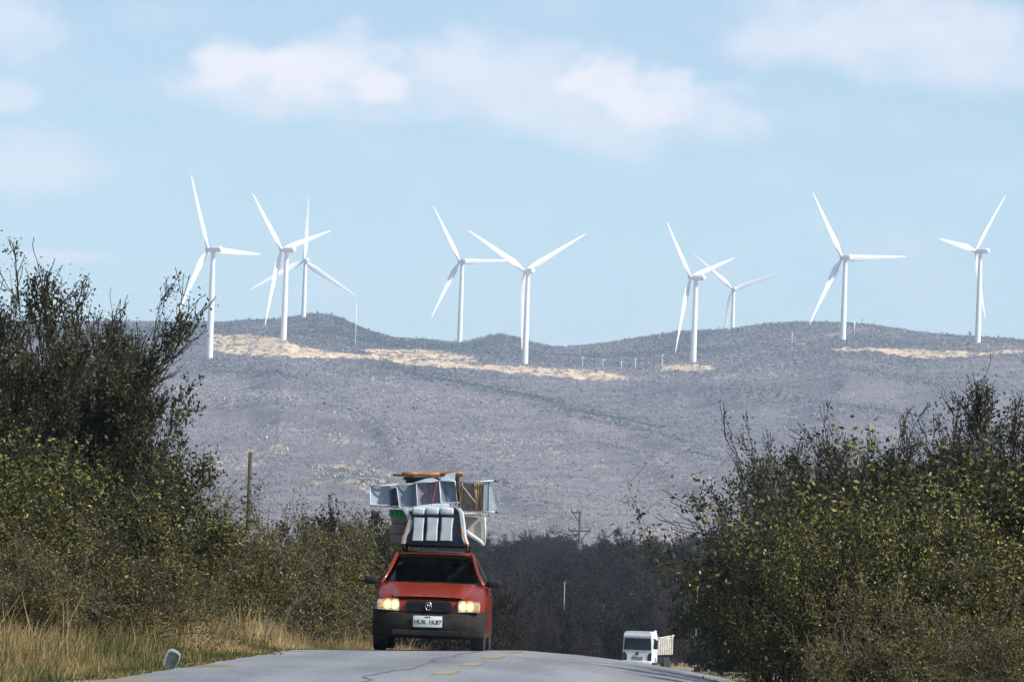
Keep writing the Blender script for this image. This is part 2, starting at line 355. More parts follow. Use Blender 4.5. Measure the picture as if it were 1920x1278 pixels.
t.links.new(rmath('ADD', rmath('ADD', mxn.outputs[0], trk), pat_), ra.inputs[0]); t.links.new(ra.outputs[0], b.inputs['Base Color'])
bp = t.nodes.new('ShaderNodeBump'); bp.inputs['Strength'].default_value = .3; bp.inputs['Distance'].default_value = .01; t.links.new(nn(40, 2), bp.inputs['Height']); t.links.new(bp.outputs[0], b.inputs['Normal'])
def strip(name, u0, u1, y0, y1, lift, m, dy=1.0, wob=0.0, nu=2, kind='structure', fray=0.0):
    yy = np.arange(y0, y1 + dy * .5, dy); us = np.linspace(u0, u1, nu)
    rr = np.random.RandomState(int(y0 * 10) % 1000)
    Vs = []
    for y in yy:
        s = cslope(y); q = math.sqrt(1 + s * s); w = wob * float(fbm(np.array(y * .35 + 3), np.array(2.2), 3))
        f0, f1 = (rr.rand(2) - .5) * fray
        for k, u in enumerate(us):
            uu = u + w + (f0 if k == 0 else 0) + (f1 if k == nu - 1 else 0); x = cx(y) + uu / q; yv = y - uu * s / q
            Vs.append((x, yv, float(ground_z(x, yv)) + lift))
    n = nu; i = np.arange(len(yy) - 1)[:, None] * n + np.arange(n - 1)[None]
    F = np.stack([i, i + 1, i + 1 + n, i + n], -1).reshape(-1, 4)
    o = obj(name, npmesh(name, Vs, F, m, None, True)); tag(o, kind=kind); return o
strip('road', -HW, HW, -50, 640, .012, rm, 1.0, nu=9, fray=.22)
yel = mat('road_paint_yellow', (.34, .23, .08), .8, col2=(.20, .19, .16), scale=7, ramp=(.38, .6))
tarm = mat('crack_sealant', (.125, .13, .135), .75)
for k in range(-2, 60):
    y0 = 70.6 + k * 6.85
    strip('centre_line_dash', -.11, .11, y0, y0 + 2.7, .017, yel, .45, fray=.03)
strip('crack_sealant', -.60, -.56, 58, 92, .017, tarm, .4, wob=.5, fray=.03)
# ------------------------------------------------------------------ wind turbines
def blade_mb():
    mb = MB(); rings = []
    st = [(0.8, 1.9, 1.9, 0), (3, 1.9, 1.8, 0), (6, 2.6, 1.4, .12), (10, 3.9, 1.0, .22), (14, 3.7, .8, .18), (22, 3.1, .6, .12), (32, 2.4, .42, .06), (42, 1.7, .3, .03), (50, 1.1, .2, 0), (54.5, .7, .12, -.01), (56, .25, .06, -.02)]
    for z, ch, th, tw in st:
        ring = []
        for k in range(12):
            a = 2 * math.pi * k / 12; ch_ = ch * (1.3 if z > 5 else 1.05); x = math.cos(a) * ch_ / 2; y = math.sin(a) * th / 2 * (1 if x < 0 else .8)
            x += ch * .12 if z > 5 else 0
            c, s = math.cos(tw), math.sin(tw); ring.append((x * c - y * s, x * s + y * c + .0009 * z * z * -.5, z))
        rings.append(ring)
    return mb.loft(rings)
def make_turbine():
    root = empty('wind_turbine', (0, 0, 0))
    MB().tube([(0, 0, -14), (0, 0, 0), (0, 0, 22), (0, 0, 45), (0, 0, 65.2)], [2.3, 2.25, 2.05, 1.8, 1.45], 24).build('tower', 'turbine_white', root, 'angle')
    # nacelle: rotor axis along local +y
    mb = MB(); rings = []
    for y, w, h, zc in [(-7.6, .8, .8, .1), (-7.3, 1.9, 2.0, .1), (-6, 2.5, 2.5, .1), (-2, 2.7, 2.7, .1), (2.2, 2.4, 2.5, 0), (3.2, 1.6, 1.7, 0)]:
        rings.append([(math.copysign(abs(math.cos(a)) ** .7, math.cos(a)) * w * .75, y, 67 + zc + math.copysign(abs(math.sin(a)) ** .7, math.sin(a)) * h * .75) for a in [2 * math.pi * k / 16 for k in range(16)]])
    mb.loft(rings); mb.tube([(.6, -5.5, 68.8), (.6, -5.5, 70.2)], .12, 6); mb.box((-.4, -5.2, 69.1), (1.6, 1.2, .5))
    mb.build('nacelle', 'turbine_white', root, 'angle')
    hub = MB(); hub.loft([[(math.cos(a) * r, y, math.sin(a) * r) for a in [2 * math.pi * k / 16 for k in range(16)]] for y, r in [(-1.2, 1.4), (0, 1.75), (1.2, 1.5), (2.1, .8), (2.4, .2)]])
    h = hub.build('rotor_hub', 'turbine_white', root, 'angle')
    b0 = blade_mb().build('blade', 'turbine_white', h, 'angle')
    b0.rotation_euler = (0, 0, 0)
    for k in (1, 2): c = b0.copy(); COL.objects.link(c); c.parent = h; c.rotation_euler = (0, R_(120 * k), 0)
    return root
turb = make_turbine()
# hub pixel, distance, yaw of rotor axis to the left, phase, label
TB = [((390, 467), 4340, 54, 90, 'white wind turbine beside the pale quarry cut, its tower rising behind the dark tree top'),
      ((528, 468), 4570, 54, 72, 'white wind turbine standing just above the quarry cut with the round nacelle end showing'),
      ((570, 489), 5508, 18, 0, 'white wind turbine with one blade straight up behind the wooded knoll'),
      ((862, 490), 5508, 30, 86, 'white wind turbine on the bare sandy patch of the ridge saddle'),
      ((984, 508), 4571, 30, 58, 'white wind turbine with blades spread in a Y standing on the long pale terrace'),
      ((1295, 520), 4603, 56, 72, 'white wind turbine standing on the small ochre pad below the ridge'),
      ((1374, 542), 6339, 10, 68, 'smallest white wind turbine, half hidden behind the ridge line'),
      ((1579, 483), 4700, 30, 86, 'white wind turbine at the near end of the pale dirt track on the right hill'),
      ((1829, 470), 4905, 54, 36, 'rightmost white wind turbine, two raised blades and the third in front of its tower')]
for i, (hp, d, psi, ph, lab) in enumerate(TB):
    o = turb if i == 0 else copy_tree(turb)
    x, y, z = at(hp[0], hp[1], d); ps = R_(psi)
    n = Vector((-math.sin(ps), math.cos(ps), 0))
    o.location = (x - n.x * 4.6, y - n.y * 4.6, z - 67.2); o.rotation_euler = (0, 0, ps)
    tag(o, lab, 'wind turbine', 'wind turbines on the hill')
    for ch in o.children:
        if ch.name.startswith('rotor_hub'): ch.location = (0, 4.6, 67.2); ch.rotation_euler = (R_(5), 0, 0); ch.rotation_mode = 'YXZ'; ch.rotation_euler = (R_(5), R_(ph), 0)
# ------------------------------------------------------------------ hill scrub (one mass)
rs = np.random.RandomState(11)
phi = (1 + 5 ** .5) / 2
ico = np.array([(-1, phi, 0), (1, phi, 0), (-1, -phi, 0), (1, -phi, 0), (0, -1, phi), (0, 1, phi), (0, -1, -phi), (0, 1, -phi), (phi, 0, -1), (phi, 0, 1), (-phi, 0, -1), (-phi, 0, 1)], float); ico /= np.linalg.norm(ico[0])
icf = np.array([(0,11,5),(0,5,1),(0,1,7),(0,7,10),(0,10,11),(1,5,9),(5,11,4),(11,10,2),(10,7,6),(7,1,8),(3,9,4),(3,4,2),(3,2,6),(3,6,8),(3,8,9),(4,9,5),(2,4,11),(6,2,10),(8,6,7),(9,8,1)])
def clumps(name, P, W_, H_, m, tone, k=14, sz=.55):
    """each bush is a loose heap of small leaf-and-twig facets"""
    n = len(P); c = rs.randn(n, k, 3); c /= np.linalg.norm(c, axis=-1, keepdims=True); c *= rs.rand(n, k, 1) ** .45
    c[..., 2] = np.abs(c[..., 2])
    t = rs.randn(n, k, 3, 3) * .5; t[..., 2] *= 1.1
    V = (c[:, :, None, :] + t * sz) * np.stack([W_, W_, H_], -1)[:, None, None, :] + P[:, None, None, :]
    F = np.arange(n * k * 3).reshape(-1, 3)
    tn = np.repeat(tone, k * 3) + np.repeat(rs.randn(n * k) * .06, 3)
    return obj(name, npmesh(name, V.reshape(-1, 3), F, m, np.clip(tn, 0, 1)))
n = 210000
az = rs.uniform(-1150, 1150, n); dd = np.where(rs.rand(n) < .55, rs.uniform(4300, 5640, n), 1700 + (rs.rand(n) ** .8) * 2700)
px = az / FP * dd; pz = land_z(px, dd); bv = bare(px, dd, pz)
keep = (rs.rand(n) > bv * 1.3); px, dd, pz = px[keep], dd[keep], pz[keep]; n = len(px)
Wd = rs.uniform(.8, 1.7, n) * (1 + .35 * rs.rand(n)) * np.clip(dd / 4300, .35, 1) * .9; Hh = Wd * rs.uniform(.55, .95, n)
big = rs.rand(n) < .03; Wd[big] *= 1.3; Hh[big] *= 1.7
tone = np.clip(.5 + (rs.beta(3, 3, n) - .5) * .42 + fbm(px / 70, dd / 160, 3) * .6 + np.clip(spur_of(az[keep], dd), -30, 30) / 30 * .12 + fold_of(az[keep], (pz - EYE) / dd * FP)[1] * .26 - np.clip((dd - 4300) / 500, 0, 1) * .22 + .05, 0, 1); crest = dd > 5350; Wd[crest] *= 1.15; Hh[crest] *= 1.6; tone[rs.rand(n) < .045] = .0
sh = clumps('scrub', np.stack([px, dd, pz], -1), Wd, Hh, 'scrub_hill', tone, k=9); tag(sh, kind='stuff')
# pale boulders breaking through the scrub
bx_, by_, bs_ = [], [], []
for cxx, cyy, a_, b_ in ROCK:
    m_n = int(a_ * b_ / 30) + 4
    for i in range(m_n):
        u_, v_ = rs.randn(2) * .5; pxx, pyy = cxx + a_ * u_, cyy + b_ * v_; a1, e1 = azel(pxx, pyy)
        D_ = np.arange(1600, 4600, 25.); Ev = (land_z(a1 / FP * D_, D_) - EYE) / D_ * FP; hit = np.nonzero(Ev >= e1)[0]
        if len(hit) == 0: continue
        d_ = D_[hit[0]] + rs.uniform(-12, 12); bx_.append(a1 / FP * d_); by_.append(d_); bs_.append(rs.uniform(.2, .42) * (1 + 1.5 * rs.rand() ** 5) * d_ / 3000)
bx_, by_, bs_ = map(np.array, (bx_, by_, bs_)); mat('boulder', (.26, .23, .20), .9, col2=(.45, .40, .34), scale=.5, bump=.3)
V_ = ico[None] * (1 + (rs.rand(len(bx_), 12, 1) - .5) * .6) * np.stack([bs_ * .9, bs_ * .9, bs_ * 1.5], -1)[:, None] + np.stack([bx_, by_, land_z(bx_, by_) + bs_ * 1.1], -1)[:, None]
o = obj('boulders', npmesh('boulders', V_.reshape(-1, 3), (icf[None] + np.arange(len(bx_))[:, None, None] * 12).reshape(-1, 3), 'boulder')); tag(o, kind='stuff')
# small poles and masts on the hill
def hill_pole(name, px, py0, py1, d, r, label, m='turbine_white', group=None, arm=False):
    x, y, z0 = at(px, py0, d); x1, _, z1 = at(px + (py0 - py1) * math.tan(ROLL), py1, d)
    h = z1 - z0
    mb = MB().tube([(0, 0, -4), (0, 0, h)], [r, r * .7], 8)
    if arm: mb.box((0, 0, h - .8), (3, .25, .25))
    o = mb.build(name, m, None, True); o.location = (x, y, z0)
    tag(o, label, 'pole' if 'pole' in name else 'mast', group); return o
hill_pole('measuring_mast', 666, 646, 568, 4700, .28, 'thin white measuring mast standing on the wooded knoll')
hill_pole('measuring_mast', 1528, 606, 395, 5400, .09, 'hair thin measuring mast left of the turbine by the dirt track', 'turbine_white')
for q, wh in zip([(1092, 682, 668), (1131, 684, 672), (1165, 692, 676), (1191, 690, 670), (1241, 690, 664)], ('leftmost', 'second from the left', 'middle one', 'fourth from the left', 'rightmost')):
    hill_pole('utility_pole', q[0], q[1], q[2], 4560, .22, 'thin pale pole, ' + wh + ' of the five above the pale terrace', group='poles along the terrace', arm=True)
hill_pole('utility_pole', 1485, 638, 622, 4900, .25, 'thin pale pole alone on the slope left of the dirt track')
hill_pole('utility_pole', 1602, 618, 602, 5000, .5, 'short thick white pole on the crest behind the dirt track')

# ------------------------------------------------------------------ haze
hz = bpy.data.materials.new('haze'); hz.use_nodes = True; t = hz.node_tree; t.nodes.clear()
pv = t.nodes.new('ShaderNodeVolumePrincipled'); pv.inputs['Color'].default_value = (.58, .76, 1.0, 1); pv.inputs['Density'].default_value = 0.76e-4; pv.inputs['Anisotropy'].default_value = 0.1
o_ = t.nodes.new('ShaderNodeOutputMaterial'); t.links.new(pv.outputs[0], o_.inputs['Volume']); MAT['haze'] = hz
hb = MB().box((0, 4000, 125), (22000, 9400, 400)).build('haze', 'haze'); tag(hb, kind='stuff')

# ------------------------------------------------------------------ plants
def grow(seed, H, stems=5, spread=.5, lean=(0, 0), levels=3, kids=(7, 6, 5), ratio=.55, wob=.22, base=.2, r0=.05, droop=0.0, ang=(.4, .9), up=.12):
    rg = np.random.RandomState(seed); segs = []
    def br(p, d, Ln, r, lev):
        ns = 5 if lev == 0 else (4 if lev == 1 else 3); pts = [p]; ds = []
        for i in range(ns):
            d = d + rg.randn(3) * wob + np.array([lean[0] * .12, lean[1] * .12, up - droop * lev * i / ns]); d = d / np.linalg.norm(d)
            q = pts[-1] + d * Ln / ns; ra = r * (1 - .65 * i / ns); rb = r * (1 - .65 * (i + 1) / ns)
            segs.append((pts[-1], q, ra, rb, lev)); pts.append(q); ds.append(d)
        if lev < levels:
            for k in range(kids[lev]):
                f = rg.uniform(.18 if lev == 0 else .1, 1.0); i = min(int(f * ns), ns - 1); o = pts[i] + (pts[i + 1] - pts[i]) * (f * ns - i)
                a = rg.uniform(*ang); ax = rg.randn(3); ax -= ax.dot(ds[i]) * ds[i]; ax /= np.linalg.norm(ax)
                nd = ds[i] * math.cos(a) + ax * math.sin(a)
                br(o, nd, Ln * ratio * rg.uniform(.6, 1.15), r * (1 - .6 * f) * .55, lev + 1)
    for s in range(stems):
        a = rg.uniform(0, 6.28); t = spread * rg.uniform(.15, 1); d = np.array([math.cos(a) * t + lean[0], math.sin(a) * t + lean[1], 1.0]); d /= np.linalg.norm(d)
        br(np.array([math.cos(a) * base * rg.rand(), math.sin(a) * base * rg.rand(), -.15]), d, H * rg.uniform(.62, .95), r0 * rg.uniform(.6, 1.1), 0)
    return segs
def wood_mesh(name, segs, m, rmin=.004):
    P0 = np.array([s[0] for s in segs]); P1 = np.array([s[1] for s in segs]); ra = np.maximum([s[2] for s in segs], rmin); rb = np.maximum([s[3] for s in segs], rmin); lv = np.array([s[4] for s in segs])
    D = P1 - P0; D /= np.linalg.norm(D, axis=1, keepdims=True) + 1e-9; A = np.where(np.abs(D[:, 2:3]) < .9, [[0, 0, 1.]], [[1., 0, 0]])
    Xv = np.cross(D, A); Xv /= np.linalg.norm(Xv, axis=1, keepdims=True); Yv = np.cross(D, Xv)
    V = []; F = []; off = 0
    for n, sel in ((6, lv == 0), (4, lv == 1), (3, lv >= 2)):
        if not sel.any(): continue
        k = sel.sum(); t = np.arange(n) * 2 * math.pi / n; c = np.cos(t)[None, :, None]; s_ = np.sin(t)[None, :, None]
        ring = Xv[sel][:, None] * c + Yv[sel][:, None] * s_
        v = np.concatenate([P0[sel][:, None] + ring * ra[sel][:, None, None], P1[sel][:, None] + ring * rb[sel][:, None, None]], 1)
        j = np.arange(n); f = np.stack([j, (j + 1) % n, (j + 1) % n + n, j + n], -1)[None] + (np.arange(k) * 2 * n)[:, None, None] + off
        V.append(v.reshape(-1, 3)); F.append(f.reshape(-1, 4)); off += k * 2 * n
    return npmesh(name, np.concatenate(V), np.concatenate(F), m, None, True)
def leaf_mesh(name, segs, m, lev=2, per=6, size=.06, jit=.06, seed=1, zfade=None, tbias=0.0, w=.5, droop=.3, cap=None):
    rg = np.random.RandomState(seed); S = [s for s in segs if s[4] >= lev]
    P0 = np.array([s[0] for s in S]); P1 = np.array([s[1] for s in S]); n = len(S)
    idx = np.repeat(np.arange(n), per)
    if zfade is not None:        # thin the leaves towards the top
        zc = P1[idx, 2]; idx = idx[rg.rand(len(idx)) < np.clip(np.interp(zc, zfade[0], zfade[1]), 0, 1)]
    if cap and len(idx) > cap: idx = rg.choice(idx, cap, False)
    k = len(idx); f = rg.rand(k, 1); C = P0[idx] * (1 - f) + P1[idx] * f + rg.randn(k, 3) * jit
    C[:, 2] = np.maximum(C[:, 2], .03)
    gq = fbm(C[:, 0] * 1.5 + C[:, 2] * .8 + seed, C[:, 1] * 1.5 - C[:, 2] * 1.4, 3)      # leaves hang in clumps with gaps between
    kq = rg.rand(k) < np.clip(.62 + gq * 2.8, .04, 1); C = C[kq]; idx = idx[kq]; gq = gq[kq]; k = len(C)
    d = rg.randn(k, 3); d[:, 2] -= droop; d /= np.linalg.norm(d, axis=1, keepdims=True); u = rg.randn(k, 3); u -= (u * d).sum(1, keepdims=True) * d; u /= np.linalg.norm(u, axis=1, keepdims=True)
    nn_ = np.cross(d, u)
    s = size * rg.uniform(.6, 1.35, (k, 1)); V = np.stack([C - d * s * .5, C + u * s * w * .5 + nn_ * s * .08, C + d * s * .5, C - u * s * w * .5 + nn_ * s * .08], 1)
    tone = np.clip(rg.beta(2.2, 2.6, k) + tbias + gq * .5 + (rg.rand(n) - .5)[idx] * .25, 0, 1)
    return npmesh(name, V.reshape(-1, 3), np.arange(k * 4).reshape(-1, 4), m, np.repeat(tone, 4))
LIB = {}; RAD = {}; XR = {}
def lib(key, wm_, lm, wood='bark_dark', leafm='leaf_green', **k):
    segs = grow(**wm_); E = np.array([s[1] for s in segs]); h0 = float(E[:, 2].max())
    c = (np.percentile(E[:, 0], 50), np.percentile(E[:, 1], 50))          # centre the crown over the root
    lm = dict(lm); zf = lm.pop('zf', None)
    if zf: lm['zfade'] = ([q * h0 for q in zf[0]], zf[1])
    LIB[key] = (wood_mesh('trunk', segs, wood, k.get('rmin', .004)), leaf_mesh('crown', segs, leafm, seed=wm_['seed'], **lm), h0)
    RAD[key] = float(np.percentile(np.hypot(E[:, 0], E[:, 1]), 96)) / h0; XR[key] = (float(np.percentile(E[:, 0], 3)) / h0, float(np.percentile(E[:, 0], 97)) / h0)
# tall thorny scrub trees, twigs raking up and towards the road
for i in range(3):
    lib('rake%d' % i, dict(seed=30 + i, H=4.2, stems=7, spread=.42, lean=(.16, -.03), levels=3, kids=(9, 8, 6), ratio=.46, wob=.13, r0=.05, ang=(.22, .6), up=.13),
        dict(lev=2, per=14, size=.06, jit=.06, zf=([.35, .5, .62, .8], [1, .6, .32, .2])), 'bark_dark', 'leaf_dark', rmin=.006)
for i in range(3):
    lib('dense%d' % i, dict(seed=40 + i, H=3.2, stems=9, spread=1.0, levels=3, kids=(7, 6, 5), ratio=.52, wob=.25, r0=.04, ang=(.5, 1.2), up=.04),
        dict(lev=2, per=26, size=.062, jit=.10, cap=60000), 'bark_dark', 'leaf_green')
for i in range(2):
    lib('dry%d' % i, dict(seed=50 + i, H=2.6, stems=16, spread=1.1, base=.6, levels=3, kids=(6, 5, 4), ratio=.55, wob=.22, r0=.022, ang=(.3, .9), droop=.10, up=.06),
        dict(lev=1, per=11, size=.058, jit=.07, cap=42000), 'bark_grey', 'leaf_olive')
for i in range(2):
    lib('bare%d' % i, dict(seed=60 + i, H=4.4, stems=7, spread=.6, levels=3, kids=(7, 6, 5), ratio=.5, wob=.14, r0=.045, ang=(.25, .65), up=.08),
        dict(lev=2, per=3, size=.09, jit=.06, zfade=([1, 3, 5], [1, .7, .4])), 'bark_far', 'leaf_far', rmin=.011)
for i in range(3):
    lib('far%d' % i, dict(seed=70 + i, H=4.6, stems=9, spread=.85, levels=3, kids=(6, 5, 4), ratio=.52, wob=.22, r0=.06, ang=(.4, 1.0), up=.06),
        dict(lev=1, per=7, size=.24, jit=.16, cap=15000), 'bark_far', 'leaf_far', rmin=.014)
for i in range(2):  # bushes for the unlit thicket sides: shade put into a darker leaf colour
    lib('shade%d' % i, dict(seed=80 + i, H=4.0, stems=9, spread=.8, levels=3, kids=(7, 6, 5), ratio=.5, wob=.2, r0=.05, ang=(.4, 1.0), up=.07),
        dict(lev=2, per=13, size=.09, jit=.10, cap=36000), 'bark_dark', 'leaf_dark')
PL = {}
def plant(key, loc, H, wx=1.0, rz=0.0, name='shrub', label=None, cat='shrub', group=None, tilt=0.0):
    tr, cr, h0 = LIB[key]; s = H / h0
    r = empty(name, loc, rz, label, cat, group); r.scale = (s * wx, s * wx, s); r.rotation_euler = (0, tilt, rz)
    obj('trunk', tr, r); obj('crown', cr, r); return r
def plant_px(key, px, d, top, wx=1.0, **k):
    k['rz'] = k.get('rz', 0)
    """stand a plant at distance d so that its top reaches the given height over the land there"""
    x, _, zt = at(px, top, d); g = float(ground_z(x, d)); return plant(key, (x, d, g), zt - g, wx, **k)
rr = random.Random(5)
# --- left of the road, near
LN = [
 ('rake0', 5, 96, 420, 1.0, 0, 'scrub_tree', 'scrub tree', 'tall thin-twigged scrub tree at the far left edge, the highest twigs on that side'),
 ('rake1', 80, 103, 448, 1.0, .3, 'scrub_tree', 'scrub tree', 'open scrub tree with see-through forked branches left of the dense dark tree'),
 ('rake2', 120, 112, 470, .85, 2.9, 'scrub_tree', 'scrub tree', 'scrub tree with fanned bare twigs against the sky, mid left thicket'),
 ('rake0', 165, 118, 515, .7, .25, 'scrub_tree', 'scrub tree', 'dense dark scrub tree raking toward the road in front of the leftmost turbine'),
 ('rake1', 160, 124, 520, .85, 1.7, 'scrub_tree', 'scrub tree', 'dark scrub tree filling in behind the raking tree nearest the road'),
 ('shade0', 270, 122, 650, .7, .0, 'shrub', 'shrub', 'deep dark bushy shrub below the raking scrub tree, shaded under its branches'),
 ('dense1', 130, 92, 800, 1.25, 1., 'shrub', 'shrub', 'green leafy shrub left of the deep dark shrub, lit on top'),
 ('dense2', 10, 88, 790, 1.2, 2., 'shrub', 'shrub', 'green leafy shrub cut by the left edge of the picture'),
 ('dry0', 60, 82, 930, 1.1, .5, 'dry_shrub', 'shrub', 'grey tangle of dry stems low at the left edge above the grass'),
 ('dry1', 210, 88, 950, 1.1, 2.2, 'dry_shrub', 'shrub', 'dry stemmy shrub in front of the deep dark shrub'),
 ('dry0', 325, 108, 970, .85, 3.5, 'dry_shrub', 'shrub', 'tan dry shrub right of the dark shrub, foot in the golden grass'),
 ('dry1', 430, 132, 895, .95, 4.1, 'dry_shrub', 'shrub', 'olive and tan vine mound in front of the wooden post'),
 ('dry0', 515, 140, 890, 1.0, 5.0, 'dry_shrub', 'shrub', 'olive vine mound right of the wooden post with thin twigs on top'),
 ('dense0', 400, 132, 885, .6, 3.1, 'shrub', 'shrub', 'small green bush peeking out right of the dark tree, left of the wooden post'),
 ('dry1', 590, 152, 925, 1.0, .2, 'dry_shrub', 'shrub', 'dry shrub with bare twig ends midway between wooden post and red car'),
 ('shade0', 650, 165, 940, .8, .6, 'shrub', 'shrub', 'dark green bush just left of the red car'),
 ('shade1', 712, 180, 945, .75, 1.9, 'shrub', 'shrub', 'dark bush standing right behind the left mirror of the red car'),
 ('dense2', -70, 92, 700, 1.2, .9, 'shrub', 'shrub', 'leafy shrub mostly outside the left edge of the picture')]
for key, px, d, top, wx, rz, nm, cat, lab in LN: plant_px(key, px, d, top, wx, rz=rz, name=nm, label=lab, cat=cat)
# --- right of the road, near
RN = [
 ('dense1', 1740, 88, 800, 1.25, .4, 'shrub', 'shrub', 'large leafy shrub with sunlit green leaves, centre of the right thicket'),
 ('dense2', 1590, 84, 955, .68, 1.7, 'shrub', 'shrub', 'lower leafy shrub with bright leaves nearest the road on the right'),
 ('dense0', 1900, 84, 900, 1.2, 2.9, 'shrub', 'shrub', 'leafy shrub cut by the lower right edge of the picture'),
 ('dry0', 1690, 80, 1010, 1.0, .7, 'dry_shrub', 'shrub', 'tan dry shrub low in front of the large leafy shrub on the right'),
 ('dry1', 1850, 78, 1080, 1.0, 1.7, 'dry_shrub', 'shrub', 'dry brownish shrub at the bottom right of the picture'),
 ('rake2', 1640, 98, 765, 1.0, 3.0, 'scrub_tree', 'scrub tree', 'twiggy dark scrub tree showing bare tips above the large leafy shrub'),
 ('rake1', 1760, 100, 730, 1.0, 3.3, 'scrub_tree', 'scrub tree', 'dark scrub tree with see-through crown behind the large leafy shrub'),
 ('rake0', 1905, 96, 640, .9, 3.0, 'scrub_tree', 'scrub tree', 'tallest dark branch cluster at the right edge of the picture'),
 ('rake1', 1590, 106, 745, .85, 2.6, 'scrub_tree', 'scrub tree', 'dark scrub tree with two long bare twigs reaching above the right thicket'),
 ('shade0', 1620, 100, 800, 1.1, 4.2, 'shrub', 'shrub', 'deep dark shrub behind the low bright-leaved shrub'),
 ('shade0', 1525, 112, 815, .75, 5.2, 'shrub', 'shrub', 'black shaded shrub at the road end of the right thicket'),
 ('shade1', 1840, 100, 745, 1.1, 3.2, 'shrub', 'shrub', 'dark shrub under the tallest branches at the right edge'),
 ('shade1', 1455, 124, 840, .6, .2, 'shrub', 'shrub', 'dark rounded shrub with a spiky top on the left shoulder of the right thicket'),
 ('rake0', 1520, 118, 805, .5, 1.0, 'scrub_tree', 'scrub tree', 'small dark scrub tree whose fine twigs end above the left shoulder of the thicket')]
for key, px, d, top, wx, rz, nm, cat, lab in RN: plant_px(key, px, d, top, wx, rz=rz, name=nm, label=lab, cat=cat)
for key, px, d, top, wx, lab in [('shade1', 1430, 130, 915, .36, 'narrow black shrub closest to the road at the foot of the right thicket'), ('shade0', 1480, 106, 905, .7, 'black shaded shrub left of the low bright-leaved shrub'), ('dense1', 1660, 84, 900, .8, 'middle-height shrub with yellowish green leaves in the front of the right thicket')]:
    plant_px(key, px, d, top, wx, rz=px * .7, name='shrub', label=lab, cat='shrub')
# --- rows running away on both sides
def row(side, y0, y1, step, hs, label, group, offs=(1.6, 4.2), keys=('far0', 'far1', 'far2'), wx=.62):
    y = y0
    while y < y1:
        s = cslope(y); q = math.sqrt(1 + s * s)
        for o in offs:
            yy = y + rr.uniform(-.35, .35) * step; key = rr.choice(keys); H = rr.uniform(*hs) * (1 + .12 * (o > 3)); u = side * (HW + o + H * RAD[key] * wx + rr.uniform(-.2, .4)); x = float(cx(yy)) + u / q; yw = yy - u * float(cslope(yy)) / q
            plant(key, (x, yw, float(ground_z(x, yw))), H, wx, rz=rr.uniform(0, 6.28), name='roadside_tree', label=label, cat='tree', group=group)
        y += step
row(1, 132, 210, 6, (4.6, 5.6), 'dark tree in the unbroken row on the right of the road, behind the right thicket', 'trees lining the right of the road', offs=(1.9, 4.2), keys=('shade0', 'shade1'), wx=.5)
row(1, 210, 345, 7.5, (5.0, 6.2), 'dark tree in the unbroken row on the right of the road, behind the right thicket', 'trees lining the right of the road', offs=(2.5, 5.0))
row(1, 345, 640, 16, (5.0, 6.5), 'dark tree in the unbroken row on the right of the road, behind the right thicket', 'trees lining the right of the road', offs=(3.4, 7.0))
row(-1, 190, 345, 8.5, (3.4, 4.8), 'dark tree in the row on the left of the road beyond the red car', 'trees lining the left of the road', offs=(.8, 3.6))
row(-1, 345, 560, 12, (4.2, 6.2), 'dark tree in the row on the left of the road beyond the red car', 'trees lining the left of the road', offs=(1.0, 4.5), keys=('far0', 'far1', 'bare0', 'bare1'))
# --- wooded slope beyond the white truck: single trees, and the closed scrub between them
for i in range(130):
    px = rr.uniform(640, 1420); d = 560 + (i / 130) ** .8 * 560; x = px / FP * 0 + (px - 960) / FP * d + 0.0
    if abs(x - float(cx(min(d, 640)))) < 8 and d < 660: continue
    g = float(land_z(x, d)); plant(rr.choice(('bare0', 'bare1', 'far0', 'far1', 'far2')), (x, d, g), rr.uniform(4.2, 7.0) * (1.15 if i > 100 else 1), 1.1, rz=rr.uniform(0, 6.28), name='slope_tree', label='dark bare-crowned tree on the wooded slope behind the white truck', cat='tree', group='trees on the far wooded slope')
n = 16000; dd = rs.uniform(540, 1500, n); xx = rs.uniform(-620, 620, n) / FP * dd * 1.3; rd = np.abs(xx - cx(np.minimum(dd, 640)))
k = (rd > 9) | (dd > 660); dd, xx = dd[k], xx[k]; n = len(dd)
Wd = rs.uniform(.9, 2.0, n); Hh = rs.uniform(1.0, 2.4, n)
o = clumps('scrub', np.stack([xx, dd, land_z(xx, dd) - .1], -1), Wd, Hh, 'leaf_far', np.clip(rs.beta(2, 3, n), 0, 1), k=34, sz=.22); tag(o, kind='stuff')
n = 5200; dd = 80 + 480 * rs.rand(n); u_ = rs.uniform(9.5, 75, n) * np.where(rs.rand(n) < .5, -1, 1); xx = cx(np.minimum(dd, 455)) + u_; H_ = rs.uniform(.7, 1.7, n)
k = (u_ < 0) | (dd < 430); dd, xx, H_ = dd[k], xx[k], H_[k]; n = len(dd)
o = clumps('scrub', np.stack([xx, dd, land_z(xx, dd) - .1], -1), H_ * .9, H_, 'leaf_olive', np.clip(rs.beta(2, 4, n), 0, 1), k=90, sz=.11); tag(o, kind='stuff')
